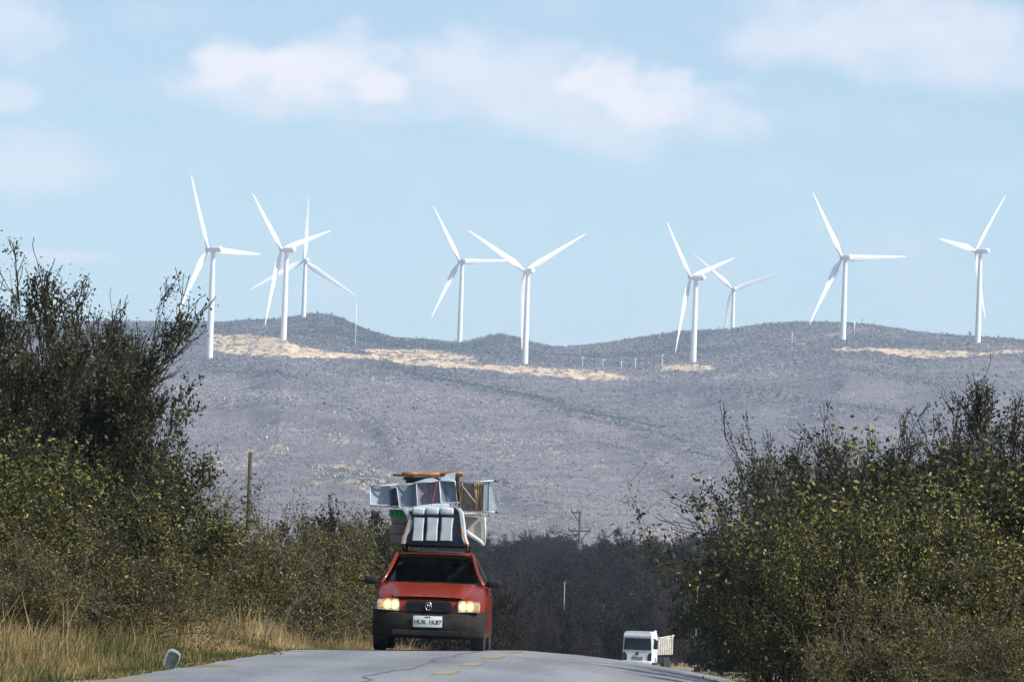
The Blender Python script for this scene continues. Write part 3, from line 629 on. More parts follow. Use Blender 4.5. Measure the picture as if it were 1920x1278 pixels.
# --- verge grass
def grass(name, n, ulo, uhi, y0, y1, hlo, hhi, seed, tb=0.0, tuft=.0):
    rg = np.random.RandomState(seed); u = rg.uniform(ulo, uhi, n); y = y0 + (y1 - y0) * rg.rand(n) ** 1.1
    x = cx(y) + u; pat = fbm(x * .5, y * .25, 3); z = ground_z(x, y)
    edge = np.clip((np.abs(u) - HW) / 1.4, .25, 1)
    h = rg.uniform(hlo, hhi, n) * (1 + pat * 1.6) * edge * (1 + (rg.rand(n) < .06) * .7)
    a = rg.uniform(0, math.pi, n); w = rg.uniform(.003, .008, n); dx, dy = np.cos(a) * w, np.sin(a) * w; lx = rg.randn(n) * .22 * h + .10 * h; ly = rg.randn(n) * .2 * h
    st = lambda sgn, wf, f, hf: np.stack([x + sgn * dx * wf + lx * f, y + sgn * dy * wf + ly * f, z - .02 + h * hf], -1)
    V = np.stack([st(-1, 1, 0, 0), st(1, 1, 0, 0), st(1, .8, .3, .55), st(-1, .8, .3, .55), st(1, .15, 1, 1), st(-1, .15, 1, 1)], 1)
    tone = np.clip(.43 + pat * 1.7 + rg.randn(n) * .16 + tb - .25 * (edge < .5), 0, 1)
    o = obj(name, npmesh(name, V.reshape(-1, 3), (np.array([[0, 1, 2, 3], [3, 2, 4, 5]])[None] + (np.arange(n) * 6)[:, None, None]).reshape(-1, 4), 'grass_dry', np.repeat(tone, 6))); tag(o, kind='stuff')
grass('verge_grass', 260000, -11, -HW - .02, 54, 150, .08, .26, 1)
grass('verge_grass', 40000, -HW - 4.5, -HW - .1, 135, 230, .15, .4, 2)
grass('verge_grass', 80000, HW + .02, 9, 62, 130, .07, .2, 3)
grass('verge_grass', 60000, -9, -HW - 1.3, 72, 150, .22, .50, 5, .08)
# --- posts and poles
def post(name, px, pyb, pyt, d, r, label, m, cat='post', bits=None, ground=True):
    x, _, zb = at(px, pyb, d); _, _, zt = at(px, pyt, d); g = float(land_z(x, d)); h = zt - g
    root = MB().tube([(0, 0, -.3), (0, 0, h * .5), (0, 0, h)], [r, r * .95, r * .85], 8).build(name, m, None, True); root.location = (x, d, g)
    tag(root, label, cat); return root, h
mat('old_wood', (.03, .024, .015), .9, col2=(.07, .055, .035), scale=8, stretch=(1, 1, .1), bump=.3)
mat('pale_post', (.26, .24, .14), .8, col2=(.18, .16, .10), scale=3)
mat('white_post', (.5, .5, .53), .7)
mat('steel_dark', (.035, .04, .045), .7)
mat('insulator', (.08, .11, .12), .4)
post('wooden_post', 467, 922, 847, 158, .055, 'brown wooden post rising from the vine mounds left of the road', 'old_wood')
post('pale_pole', 1057, 1145, 1090, 560, .055, 'thin yellowish pole before the dark scrub midway between car and truck', 'pale_post', 'pole')
post('white_post', 1120, 1076, 1057, 860, .24, 'short white post on the wooded slope below the power pole', 'white_post')
post('pale_pole', 1306, 1143, 1097, 560, .055, 'thin yellowish pole at the foot of the dark right thicket, above the truck', 'pale_post', 'pole')
post('dark_pole', 1196, 1040, 1022, 800, .07, 'short dark pole sticking out above the far trees right of the power pole', 'bark_dark', 'pole')
x, y, zt = at(1088, 955, 760); g = float(land_z(x, y)); pp = empty('power_pole', (x, y, g), .25, 'grey power pole with forked crossarms standing above the far trees', 'power pole'); h = zt - g
MB().tube([(0, 0, -.5), (0, 0, h - .1)], [.19, .12], 10).build('pole', 'steel_dark', pp, True)
for zz, w in ((h - .35, 1.1), (h - 2.5, 1.35)):
    a_ = MB().tube([(-w, 0, zz), (w if zz < h - 1 else .2, 0, zz)], .10, 6); a_.tube([(-w * .85, 0, zz), (0, 0, zz - 1.3)], .05, 6)
    if zz < h - 1: a_.tube([(w * .85, 0, zz), (0, 0, zz - 1.3)], .05, 6)
    ar = a_.build('crossarm', 'steel_dark', pp)
    for sx in ((-1, -.45, 1) if zz < h - 1 else (-1, -.3)):
        MB().tube([(sx * w * .95, 0, zz), (sx * w * .95, 0, zz + .2), (sx * w * .95, 0, zz + .45)], [.05, .11, .05], 8).build('insulator', 'insulator', ar)
MB().rbox((0, -.25, h - 4.4), (.5, .45, .7), .05).build('transformer', 'insulator', pp)
# white litter sheet in the left verge
mat('white_plastic', (.36, .41, .45), .6, col2=(.20, .24, .22), scale=12)
x, y, _ = at(320, 1215, 74); g = float(ground_z(x, y)); vs = []; nn2 = 9
pts = [(-.085, .0), (-.09, .10), (-.075, .17), (-.03, .20), (.03, .19), (.075, .165), (.085, .12), (.07, .05), (.055, -.01)]
m1 = MB(); m1.loft([[(-.08, .05, -.02), (.05, .05, -.01), (.075, .05, .1), (.06, .05, .16), (-.06, .05, .18), (-.08, .05, .1)], [(-.08, .058, -.02), (.05, .058, -.01), (.075, .058, .1), (.06, .058, .16), (-.06, .058, .18), (-.08, .058, .1)]]); m1.loft([[(px_ * k, yy, pz_ * k) for px_, pz_ in pts] + [(px_ * k * .86, yy, pz_ * k * .9) for px_, pz_ in pts[::-1]] for yy, k in ((-.05, 1.0), (0, 1.04), (.06, .97))])
lt = m1.build('plastic_scrap', 'white_plastic', None, 'angle'); lt.location = (x, y, g + .05); lt.rotation_euler = (.15, .2, .2)
tag(lt, 'bent whitish plastic scrap lying in the golden grass left of the road', 'litter')

# ------------------------------------------------------------------ the loaded red car
mat('paint_red', (.21, .020, .004), .32, col2=(.16, .018, .005), scale=3, coat=.35, spec=.4)
mat('plastic_black', (.008, .008, .010), .6, spec=.25, col2=(.018, .018, .018), scale=5)
mat('plastic_grey', (.012, .011, .010), .75, spec=.2, col2=(.028, .025, .022), scale=6)
mat('rubber', (.018, .018, .018), .8, bump=.3, scale=30)
mat('chrome', (.65, .67, .70), .22, 1.0)
mat('steel_wheel', (.25, .26, .27), .4, .8)
mat('interior', (.02, .02, .024), .8)
mat('seat_cloth', (.03, .03, .035), .9)
mat('plate_white', (.62, .66, .66), .5)
mat('plate_ink', (.03, .035, .05), .6)
mat('lamp_reflector', (.7, .68, .6), .2, .8)
mat('lamp_amber', (.75, .45, .18), .3)
mat('lamp_lit', (1, .75, .25), .3, emit=(1, .50, .02), estr=2.0)
mat('lamp_core', (1, .9, .6), .3, emit=(1, .80, .26), estr=5)
g = bpy.data.materials.new('car_glass'); g.use_nodes = True; t = g.node_tree; t.nodes.clear()
gl = t.nodes.new('ShaderNodeBsdfGlossy'); gl.inputs['Roughness'].default_value = .03; tr = t.nodes.new('ShaderNodeBsdfTransparent'); tr.inputs[0].default_value = (.22, .27, .26, 1)
lw = t.nodes.new('ShaderNodeFresnel'); lw.inputs[0].default_value = 1.10; ms = t.nodes.new('ShaderNodeMixShader'); oo = t.nodes.new('ShaderNodeOutputMaterial')
t.links.new(lw.outputs[0], ms.inputs[0]); t.links.new(tr.outputs[0], ms.inputs[1]); t.links.new(gl.outputs[0], ms.inputs[2]); t.links.new(ms.outputs[0], oo.inputs[0]); MAT['car_glass'] = g
def slab(mb, quad, th):                       # a thick four-sided sheet
    q = [Vector(p) for p in quad]; n = (q[1] - q[0]).cross(q[3] - q[0]).normalized() * th / 2
    return mb.add([p - n for p in q] + [p + n for p in q], [(0, 1, 2, 3), (7, 6, 5, 4)] + [(i, i + 4, (i + 1) % 4 + 4, (i + 1) % 4) for i in range(4)])
cxp, _, _ = at(808, 1213, 93.0); SH = .055; cxp -= SH
car = empty('loaded_car', (cxp, 93.0, float(ground_z(cxp, 93.7))), -.031, 'red hatchback with lit yellow headlights and furniture roped on its roof, cresting the road', 'car')
# lower body: cross sections from nose to tail
secs = []
for y, zb, zt, wl, wm2, ws, wt in [(.085, .40, .70, .60, .68, .64, .52), (.15, .30, .765, .70, .755, .70, .58), (.35, .26, .845, .76, .80, .745, .64), (.95, .24, .985, .79, .815, .775, .70), (1.3, .22, 1.0, .80, .82, .80, .76), (2.6, .22, 1.0, .80, .82, .80, .76), (3.3, .26, 1.0, .79, .81, .78, .72), (3.68, .34, .96, .72, .77, .72, .62), (3.74, .42, .90, .66, .72, .66, .56)]:
    h = [(wl, zb), (wm2, zb + (zt - zb) * .35), (wm2, zb + (zt - zb) * .72), (ws, zt - .035), (wt, zt), (wt * .5, zt + .018), (0, zt + .022)]
    secs.append([(x, y, z) for x, z in h] + [(-x, y, z) for x, z in h[-2::-1]])
body = MB(); body.loft(secs)
body.build('body', 'paint_red', car, 'angle')
# bonnet as a raised panel with creases at its sides
bn = MB(); rows = []
for y, zt, w in [(.09, .765, .50), (.22, .80, .545), (.5, .872, .60), (.75, .928, .64), (.93, .972, .67)]:
    rows.append([(k * w, y, zt + .026 - (.016 if abs(k) == 1 else 0) + .012 * (1 - k * k)) for k in (-1, -.93, -.6, 0, .6, .93, 1)])
bn.loft(rows + [[(x, y, z - .03) for x, y, z in rows[-1]]], cap=False, closed=False)
bn.build('bonnet', 'paint_red', car, 'angle')
for s in (-1, 1):   # flared wheel arches
    for yc in (.68, 3.02):
        a = MB(); rings = []
        for k in range(13):
            th = math.pi * k / 12; cy_, cz = yc - math.cos(th) * .36, .30 + math.sin(th) * .36
            rings.append([(s * (.795 + dx), yc - math.cos(th) * (.36 + dr), .30 + math.sin(th) * (.36 + dr)) for dx, dr in ((-.04, -.03), (.022, -.03), (.028, .01), (.01, .05), (-.04, .06))])
        a.loft(rings); a.build('wheel_arch', 'plastic_grey', car, 'angle')
# roof, pillars, glass
RT = 1.445; wb, wt_ = .725, .545; yb, yt = .95, 1.62
rf = MB(); rf.loft([[(x * k, y, z) for x, z in ((-.545, RT - .04 + dz), (-.5, RT + dz), (0, RT + .015 + dz), (.5, RT + dz), (.545, RT - .03 + dz), (.5, RT - .04 + dz), (-.5, RT - .04 + dz))] for y, k, dz in ((1.6, .97, -.015), (1.72, 1, .012), (2.6, 1.02, .015), (3.2, .98, -.02), (3.3, .94, -.06))])
roof = rf.build('roof', 'paint_red', car, 'angle')
for s in (-1, 1):
    p = MB(); p.tube([(s * (wb + .025), yb - .02, .965), (s * (.66), 1.2, 1.13), (s * (.575), 1.5, 1.36), (s * .548, 1.66, 1.43)], [.033, .027, .026, .03], 8); p.build('front_pillar', 'paint_red', car, True)
    p = MB(); p.tube([(s * .78, 2.25, .98), (s * .56, 2.2, 1.38)], .03, 6); p.build('middle_pillar', 'plastic_black', car)
    p = MB(); slab(p, [(s * .77, 3.05, .98), (s * .73, 3.6, .96), (s * .55, 3.24, 1.36), (s * .56, 3.0, 1.38)], .03); p.build('rear_pillar', 'paint_red', car)
    p = MB(); slab(p, [(s * .775, 1.0, .985), (s * .775, 3.05, .985), (s * .56, 3.0, 1.375), (s * .56, 1.66, 1.375)], .006); p.build('side_window', 'car_glass', car)
    m = MB(); m.rbox((s * .90, 1.02, 1.015), (.20, .11, .115), .035, seg=3); m.tube([(s * .78, 1.06, .985), (s * .86, 1.03, .99)], .022, 6); mo = m.build('side_mirror', 'plastic_black', car, 'angle')
    MB().rbox((s * .90, 1.077, 1.015), (.165, .006, .085), .002).build('mirror_glass', 'chrome', mo)
    d = MB(); slab(d, [(s * .824, 1.12, .32), (s * .824, 2.2, .32), (s * .805, 2.2, .96), (s * .805, 1.12, .96)], .012); dd_ = d.build('door', 'paint_red', car)
    MB().rbox((s * .828, 2.02, .82), (.03, .14, .03), .008).build('door_handle', 'plastic_black', dd_)
ws = MB(); rows = []
for k in range(7):
    f = k / 6; y = yb + (yt - yb) * f; z = .985 + (RT - .03 - .985) * f; w = (wb + (wt_ - wb) * f) * .985
    rows.append([(j * w, y - .045 * (1 - j * j), z + .012 * (1 - j * j)) for j in (-1, -.66, -.33, 0, .33, .66, 1)])
ws.loft(rows, cap=False, closed=False); wsh = ws.build('windshield', 'car_glass', car, True)
MB().tube([(-.70, .935, .995), (-.1, .885, 1.0), (.70, .935, .995)], .012, 6).build('wiper', 'plastic_black', wsh)
sv = MB(); slab(sv, [(-.52, 1.6, 1.30), (.52, 1.6, 1.30), (.50, 1.63, 1.355), (-.50, 1.63, 1.355)], .01); sv.build('sun_strip', 'interior', wsh)
rg_ = MB(); slab(rg_, [(-.56, 3.62, .99), (.56, 3.62, .99), (.50, 3.32, 1.32), (-.50, 3.32, 1.32)], .006); rg_.build('rear_window', 'car_glass', car)
inn = MB(); inn.rbox((0, 1.12, .90), (1.40, .42, .16), .04); inn.rbox((0, 2.9, .9), (1.36, .9, .10), .03); inn.build('dashboard', 'interior', car)
for s in (-1, 1):
    st = MB(); st.rbox((s * .36, 1.95, 1.0), (.46, .16, .50), .06, rot=(-.2, 0, 0)); st.rbox((s * .36, 2.02, 1.285), (.24, .09, .15), .035); st.build('seat', 'seat_cloth', car, 'angle')
sw = MB(); ring = [(.36 + math.cos(a) * .18, 1.42 + math.sin(a) * .05, 1.0 + math.sin(a) * .17) for a in [2 * math.pi * k / 20 for k in range(21)]]; sw.tube(ring, .014, 6); sw.tube([(.20, 1.42, 1.0), (.52, 1.42, 1.0)], .02, 6); sw.build('steering_wheel', 'plastic_black', car)
MB().rbox((0, 1.60, 1.29), (.22, .02, .06), .01).build('rear_view_mirror', 'plastic_black', wsh)
# nose
bp_ = MB(); rings = []
for x in (-.81, -.80, -.75, -.45, 0, .45, .75, .80, .81):
    yy = .0 + (abs(x) / .835) ** 6 * .20 + .02 * (abs(x) > .7) - .04
    rings.append([(x, yy + .0 + dy, z) for dy, z in ((.07, .60 if abs(x) > .7 else .575), (.0, .57 if abs(x) > .7 else .55), (-.035, .46), (-.03, .34), (.01, .245), (.10, .215), (.34, .22), (.34, .56))])
bp_.loft(rings); bump_ = bp_.build('bumper', 'plastic_grey', car, 'angle')
MB().rbox((0, -.07, .275), (1.06, .03, .09), .02).build('air_intake', 'plastic_black', bump_)
gr = MB(); gr.prism([(-.34, .70), (-.30, .742), (.30, .742), (.34, .70), (.33, .60), (.27, .572), (-.27, .572), (-.33, .60)], -.035, .06); gro = gr.build('grille', 'plastic_black', car, bevel=.01)
for k in range(4): pass
sl = MB()
for k in range(5): sl.rbox((0, -.042, .60 + k * .028), (.56, .012, .009), .003)
sl.build('grille_bar', 'interior', gro)
em = MB(); em.tube([(math.cos(a) * .044, -.058, .662 + math.sin(a) * .056) for a in [2 * math.pi * k / 20 for k in range(21)]], .007, 6)
for k in (-.5, .5): em.tube([(k * .03 - .004, -.06, .635), (k * .03 + .006, -.06, .688)], .006, 5)
em.build('emblem', 'chrome', gro, True)
pl = MB(); pl.rbox((0, -.093, .445), (.425, .012, .165), .012, seg=2); plo = pl.build('licence_plate', 'plate_white', car, 'angle')
def text(body_, size, loc, m, parent, name, rot=(math.pi / 2, 0, 0), th=.002):
    c = bpy.data.curves.new('t', 'FONT'); c.body = body_; c.size = size; c.align_x = 'CENTER'; c.align_y = 'CENTER'; c.extrude = th; c.space_character = 1.02; c.offset = size * .012
    o = bpy.data.objects.new('t', c); COL.objects.link(o); bpy.context.view_layer.update(); me = bpy.data.meshes.new_from_object(o.evaluated_get(bpy.context.evaluated_depsgraph_get()))
    bpy.data.objects.remove(o); me.materials.clear(); me.materials.append(MAT[m]); r = bpy.data.objects.new(name, me); COL.objects.link(r); r.parent = parent; r.location = loc; r.rotation_euler = rot; return r
text('HUK 1K87', .088, (0, -.101, .432), 'plate_ink', plo, 'plate_number')
text('NATAL', .026, (0, -.101, .505), 'plate_ink', plo, 'plate_heading')
for s in (-1, 1):
    hl = MB(); hl.loft([[(s * x, y, z) for x, z in ((.43, .585), (.74, .60), (.752, .70), (.735, .745), (.44, .755), (.425, .70))] for y in (.012, .09)]); ho = hl.build('headlight', 'lamp_reflector', car, 'angle')
    for dx in (.495, .60):
        b_ = MB(); b_.loft([[(s * dx + math.cos(a) * r * 1.0, y, .672 + math.sin(a) * r * 1.18) for a in [2 * math.pi * k / 20 for k in range(20)]] for y, r in ((.02, .056), (-.004, .055), (-.012, .04))]); b_.build('bulb_glow', 'lamp_lit', ho, True)
        b_ = MB(); b_.loft([[(s * dx + math.cos(a) * r, y, .668 + math.sin(a) * r * 1.15) for a in [2 * math.pi * k / 16 for k in range(16)]] for y, r in ((-.01, .036), (-.017, .028))]); b_.build('bulb', 'lamp_core', ho, True)
    ib = MB(); ib.rbox((s * .70, .012, .665), (.075, .03, .10), .01); ib.build('indicator', 'lamp_amber', ho)
    for dx in (.495, .60): MB().rbox((s * dx, .005, .744), (.07, .02, .028), .008).build('lamp_brow', 'lamp_amber', ho)
# wheels
def wheel(x, y, par, r=.285, w=.20, wide=1):
    t_ = MB(); t_.loft([[(x + dx * wide, y + math.cos(a) * q, r + math.sin(a) * q) for a in [2 * math.pi * k / 28 for k in range(28)]] for dx, q in ((-w / 2, r * .62), (-w / 2, r * .9), (-w * .40, r), (w * .40, r), (w / 2, r * .9), (w / 2, r * .62))]); to = t_.build('wheel', 'rubber', par, 'angle')
    s = 1 if x > 0 else -1; rm_ = MB(); rm_.loft([[(x + s * dx, y + math.cos(a) * q, r + math.sin(a) * q) for a in [2 * math.pi * k / 24 for k in range(24)]] for dx, q in ((w * .42, r * .63), (w * .36, r * .5), (w * .45, r * .25), (w * .48, r * .08))]); rm_.build('rim', 'steel_wheel', to, 'angle')
for x in (-.715, .715):
    for y in (.68, 3.02): wheel(x, y, car)
ub = MB(); ub.rbox((0, 1.9, .25), (1.3, 3.0, .12), .03); ub.tube([(-.68, .68, .285), (.68, .68, .285)], .035, 6); ub.tube([(-.68, 3.02, .285), (.68, 3.02, .285)], .04, 6); ub.build('underbody', 'interior', car)
# roof rack
rk = empty('rack_dummy', (0, 0, 0)); bpy.data.objects.remove(rk)
rk = MB()
for y in (1.75, 2.45, 3.05): rk.tube([(-.50, y, RT + .095), (.50, y, RT + .095)], .018, 8); [rk.tube([(s * .46, y, RT - .01), (s * .47, y, RT + .095)], [.03, .02], 6) for s in (-1, 1)]
for x in (-.46, .46): rk.tube([(x, 1.66, RT + .10), (x, 3.15, RT + .10)], .016, 8)
rk.build('roof_rack', 'plastic_black', car, True)

# ------------------------------------------------------------------ the load, each piece its own thing
def uh(px, py):
    dx, dy = px - 808, 1213 - py; return ((dx * .99939 - dy * .0349) / 129.0, (dy * .99939 + dx * .0349) / 129.0)
LC = Matrix.Translation(car.location) @ Matrix.Rotation(-.031, 4, 'Z')
def cargo(name, label, cat):
    o = empty(name, LC @ Vector((0, 0, RT + .12)), -.031, label, cat, 'household goods roped on the red car'); return o
ZB = RT + .12
def P3(px, py, y): u, h = uh(px, py); return (u + SH + .0295 * (y - .7) * -.6, y, h - ZB)
def P2(px, py, y): p = P3(px, py, y); return (p[0], p[2])
mat('foam_white', (.50, .56, .60), .7, col2=(.38, .44, .49), scale=7, bump=.3)
mat('cover_dark', (.035, .04, .055), .75, col2=(.055, .06, .08), scale=9)
mat('cover_grey', (.42, .46, .52), .7, col2=(.33, .36, .42), scale=6, bump=.3)
mat('fabric_brown', (.22, .19, .17), .85, col2=(.32, .28, .25), scale=5, bump=.3)
mat('fabric_beige', (.42, .39, .33), .85, col2=(.34, .31, .26), scale=4, bump=.3)
mat('cane', (.42, .25, .09), .6, col2=(.22, .12, .045), scale=30, stretch=(1, 1, .15))
mat('wood_orange', (.38, .17, .05), .55, col2=(.14, .06, .03), scale=9, stretch=(.3, 1, 1), ramp=(.4, .55))
mat('wood_dark', (.035, .02, .014), .7, col2=(.07, .04, .025), scale=20)
mat('aluminium', (.40, .44, .47), .5, .5)
mat('sling_pale', (.33, .40, .46), .6, col2=(.26, .32, .38), scale=6)
mat('sling_blue', (.20, .26, .32), .6, col2=(.09, .11, .16), scale=5, stretch=(2, 1, .4), bump=.3)
mat('sling_mauve', (.24, .21, .24), .6, col2=(.13, .12, .15), scale=6, stretch=(2.5, 1, .3), bump=.3)
mat('navy', (.022, .022, .05), .7)
mat('crate_green', (.02, .42, .12), .45)
mat('strap_orange', (.75, .28, .04), .6)
mat('cord_red', (.50, .05, .06), .6)
mat('cap_blue', (.03, .15, .42), .4)
mat('cloth_pinkish', (.55, .50, .50), .8, col2=(.38, .32, .32), scale=14, bump=.6)
# seat set
c = cargo('cushioned_bench', 'three-seat bench with pale cushions in a dark frame, facing forward on the roof rack', 'bench')
fr = MB(); fr.prism([P2(*p, 1.9) for p in [(758, 944), (766, 940), (852, 941), (860, 950), (869, 1002), (868, 1012), (757, 1011), (755, 1000), (762, 985)]], 1.62, 2.05); fr.build('frame', 'cover_dark', c, bevel=.02)
for a, b_ in ((765, 788), (791, 815), (818, 843)):
    k = MB(); x0, z0 = P2(a + 1, 1003, 1.6); x1, z1 = P2(b_ + 1, 960, 1.6); n = 6; rings = []
    for i in range(n + 1):
        f = i / n; w = (x1 - x0) / 2 * (1 - .09 * math.sin(math.pi * f) ** 1.5); xm = (x0 + x1) / 2 + .035 * (f - .5) * (z1 - z0) * 1.0; z = z0 + (z1 - z0) * f
        rings.append([(xm - w, 1.62, z), (xm - w, 1.56, z), (xm - w * .8, 1.535, z), (xm + w * .8, 1.535, z), (xm + w, 1.56, z), (xm + w, 1.62, z)])
    k.loft(rings); k.build('seat_cushion', 'foam_white', c, 'angle')
    x0, z0 = P2(a + 1, 953, 1.6); x1, z1 = P2(b_ + 2, 942, 1.6); MB().rbox(((x0 + x1) / 2, 1.60, (z0 + z1) / 2), (x1 - x0, .16, z1 - z0 + .015), .028, seg=3).build('head_cushion', 'foam_white', c, 'angle')
for pts, w in (([(750, 942), (757, 952), (763, 968), (759, 984), (752, 994), (749, 1009)], .040), ([(852, 941), (859, 950), (862, 975), (864, 998), (868, 1010)], .032)):
    k = MB(); rings = []
    for i, p in enumerate(pts):
        x, z = P2(*p, 1.6); rings.append([(x + dx * w, 1.57 + dy, z) for dx, dy in ((-1, .05), (-.7, -.01), (.7, -.01), (1, .05), (1, .5), (-1, .5))])
    k.loft(rings); k.build('arm', 'cover_grey' if w > .035 else 'foam_white', c, 'angle')
c = cargo('foam_slab', 'white foam slab lying on top of the cushioned bench', 'foam slab')
x0, z0 = P2(752, 946, 1.8); x1, z1 = P2(836, 934, 1.8)
k = MB(); rings = []
for i in range(9):
    f = i / 8; x = x0 + (x1 - x0) * f; zt_ = z0 + (z1 - z0) * (1 - (1 - f) ** 2.2); rings.append([(x, 1.60, z0 - .015), (x, 1.58, z0 + .01), (x, 1.60, zt_ - .01), (x, 1.66, zt_ + .01), (x, 2.3, zt_ + .01), (x, 2.3, z0 - .015)])
k.loft(rings); k.build('slab', 'foam_white', c, 'angle')
c = cargo('brown_mattress', 'greyish brown folded mattress sticking out left of the cushioned bench, under the green crate', 'mattress')
k = MB(); x0, z0 = P2(722, 1009, 2.2); x1, z1 = P2(768, 953, 2.2)
for i in range(3): hh = (z1 - z0) / 3; k.rbox(((x0 + x1) / 2, 2.4, z0 + hh * (i + .5)), (x1 - x0, .62, hh * .99), .03, seg=3)
k.build('mattress', 'fabric_brown', c, 'angle')
c = cargo('beige_armchair', 'beige upholstered armchair with white piping on the right, beside the cushioned bench', 'armchair')
k = MB(); k.prism([P2(*p, 2.2) for p in [(862, 958), (903, 959), (903, 1011), (897, 1012), (880, 1000), (866, 990)]], 2.1, 2.7); k.build('upholstery', 'fabric_beige', c, bevel=.03)
for pts, w in (([(866, 984), (876, 992), (888, 1000), (898, 1008), (901, 1013)], .030), ([(903, 958), (904, 985), (902, 1012)], .018)):
    MB().tube([P3(*p, 2.06) for p in pts], w, 8).build('piping', 'foam_white', c, True)
c = cargo('green_crate', 'green plastic crate with scalloped edge on top of the brown mattress', 'crate')
k = MB(); x0, z0 = P2(719, 957, 2.1); x1, z1 = P2(752, 945, 2.1); k.rbox(((x0 + x1) / 2, 2.35, z1 - .02), (x1 - x0, .5, .05), .01)
for i in range(4): k.tube([(x0 + (i + .5) * (x1 - x0) / 4, 2.10, z1 - .01), (x0 + (i + .5) * (x1 - x0) / 4, 2.10, z0 + .02), (x0 + (i + .5) * (x1 - x0) / 4, 2.10, z0 - .005)], [.032, .03, .015], 8)
k.build('crate_wall', 'crate_green', c, True)
# row of folding chairs
def chair(label, quad, mt, y, fm='aluminium', ext=None, top=None, r=.009):
    c = cargo('folding_chair', label, 'chair'); q = [P3(*p, y) for p in quad]
    k = MB(); cen = sum((Vector(p) for p in q), Vector()) / 4; n = 6; rings = []
    for i in range(n + 1):           # a sling that sags a little between its tubes
        f = i / n; A = Vector(q[0]).lerp(Vector(q[1]), f); B = Vector(q[3]).lerp(Vector(q[2]), f); s = math.sin(math.pi * f) * .05
        rings.append([A + Vector((0, s, 0)), A.lerp(B, .5) + Vector((0, s + .02, 0)), B + Vector((0, s, 0)), B + Vector((0, s + .012, 0)), A.lerp(B, .5) + Vector((0, s + .032, 0)), A + Vector((0, s + .012, 0))])
    k.loft(rings); k.build('sling', mt, c, 'angle')
    f_ = MB(); f_.tube(q + [q[0]], r, 7)
    if ext: [f_.tube([P3(*a, y), P3(*b2, y + .06)], r, 7) for a, b2 in ext]
    for i in (0, 2): f_.tube([q[i], Vector(q[i]) + Vector((.02, .45, 0))], r, 7)
    f_.build('frame', fm, c, True)
    if top: k = MB(); slab(k, [P3(*p, y + dy) for p, dy in top], .014); k.build('back_sling', 'sling_pale', c)
    return c
chair('pale grey folding chair with rounded tube frame, leftmost of the chair row', [(684, 900), (724, 898), (723, 936), (684, 935)], 'sling_pale', 1.80, ext=[((684, 900), (740, 896)), ((684, 935), (742, 940))])
chair('bluish grey folding chair right of the navy bag', [(735, 899), (774, 895), (777, 936), (741, 942)], 'sling_blue', 1.76)
chair('mauve grey folding chair in the middle of the row, with a small dark spot', [(773, 894), (818, 890), (820, 932), (775, 938)], 'sling_mauve', 1.72, top=[((760, 896), .1), ((773, 894), 0), ((818, 890), 0), ((800, 882), .15)])
chair('tallest folding chair with bright bent backrest, rightmost of the chair row', [(817, 890), (847, 890), (852, 931), (820, 932)], 'sling_blue', 1.66, top=[((817, 890), 0), ((847, 889), 0), ((848, 873), .12), ((831, 877), .12)], r=.012)
sp = MB(); sp.disc(P3(788, 917, 1.765), .014, .02); c = [o for o in COL.objects if o.get('label', '').startswith('mauve')][0]; sp.build('stain', 'wood_dark', c)
c = cargo('navy_bag', 'dark navy bag squeezed between the pale chair and the bluish chair', 'bag')
k = MB(); rings = []
for y, s in ((1.78, .8), (1.83, 1), (2.1, 1), (2.15, .85)): rings.append([((P2(*p, 1.8)[0] - P2(730, 919, 1.8)[0]) * s + P2(730, 919, 1.8)[0], y, (P2(*p, 1.8)[1] - P2(730, 919, 1.8)[1]) * s + P2(730, 919, 1.8)[1]) for p in [(721, 904), (735, 902), (738, 910), (739, 926), (736, 937), (722, 935)]])
k.loft(rings); k.build('bag_body', 'navy', c, 'angle')
# cane screen
c = cargo('cane_screen', 'brown cane screen with lighter woven bands and a diagonal stick, right of the folding chairs', 'screen')
k = MB(); a0 = P2(855, 893, 1.9); a1 = P2(902, 948, 1.9)
for i in range(30): x = a0[0] + (a1[0] - a0[0]) * (i + .5) / 30; k.tube([(x - .006, 1.9, a1[1]), (x, 1.9, a0[1])], .0058, 5)
k.build('slats', 'wood_dark', c)
for pts in ([(855, 892), (857, 945)], [(861, 893), (858, 930)], [(888, 892), (886, 946)], [(892, 893), (889, 946)], [(884, 893), (888, 947)], [(896, 893), (898, 946)]):
    MB().tube([P3(*p, 1.885) for p in pts], .010, 6).build('cane_band', 'cane', c, True)
MB().tube([P3(854, 891, 1.86), P3(870, 911, 1.86), P3(886, 931, 1.86)], .010, 7).build('stick', 'fabric_beige', c, True)
c = cargo('deck_chair', 'white cloth deck chair folded flat at the right end, tube ends capped in blue', 'deck chair')
for p, q_, hb_ in (((846, 893), (923, 889), .5), ((893, 948), (925, 949), .5)):
    tb = MB(); tb.tube([P3(*p, 1.84), P3(*q_, 1.84)], .011, 8); to = tb.build('tube', 'aluminium', c, True)
    e0, e1 = Vector(P3(*p, 1.84)), Vector(P3(*q_, 1.84)); d_ = (e1 - e0).normalized(); MB().tube([e1, e1 + d_ * .04], [.022, .024], 8).build('end_cap', 'cap_blue', to, True)
for quad in ([(902, 892), (909, 892), (908, 946), (900, 946)], [(912, 892), (914, 892), (927, 946), (910, 946)]):
    k = MB(); slab(k, [P3(*p, 1.86) for p in quad], .02); k.build('cloth', 'sling_pale' if quad[0][0] < 910 else 'foam_white', c)
MB().tube([P3(911, 892, 1.85), P3(910, 947, 1.85)], .007, 6).build('crossbar', 'plastic_black', c, True)
c = cargo('pole_bundle', 'bundle of orange brown wooden poles lying across the very top of the load', 'pole bundle')
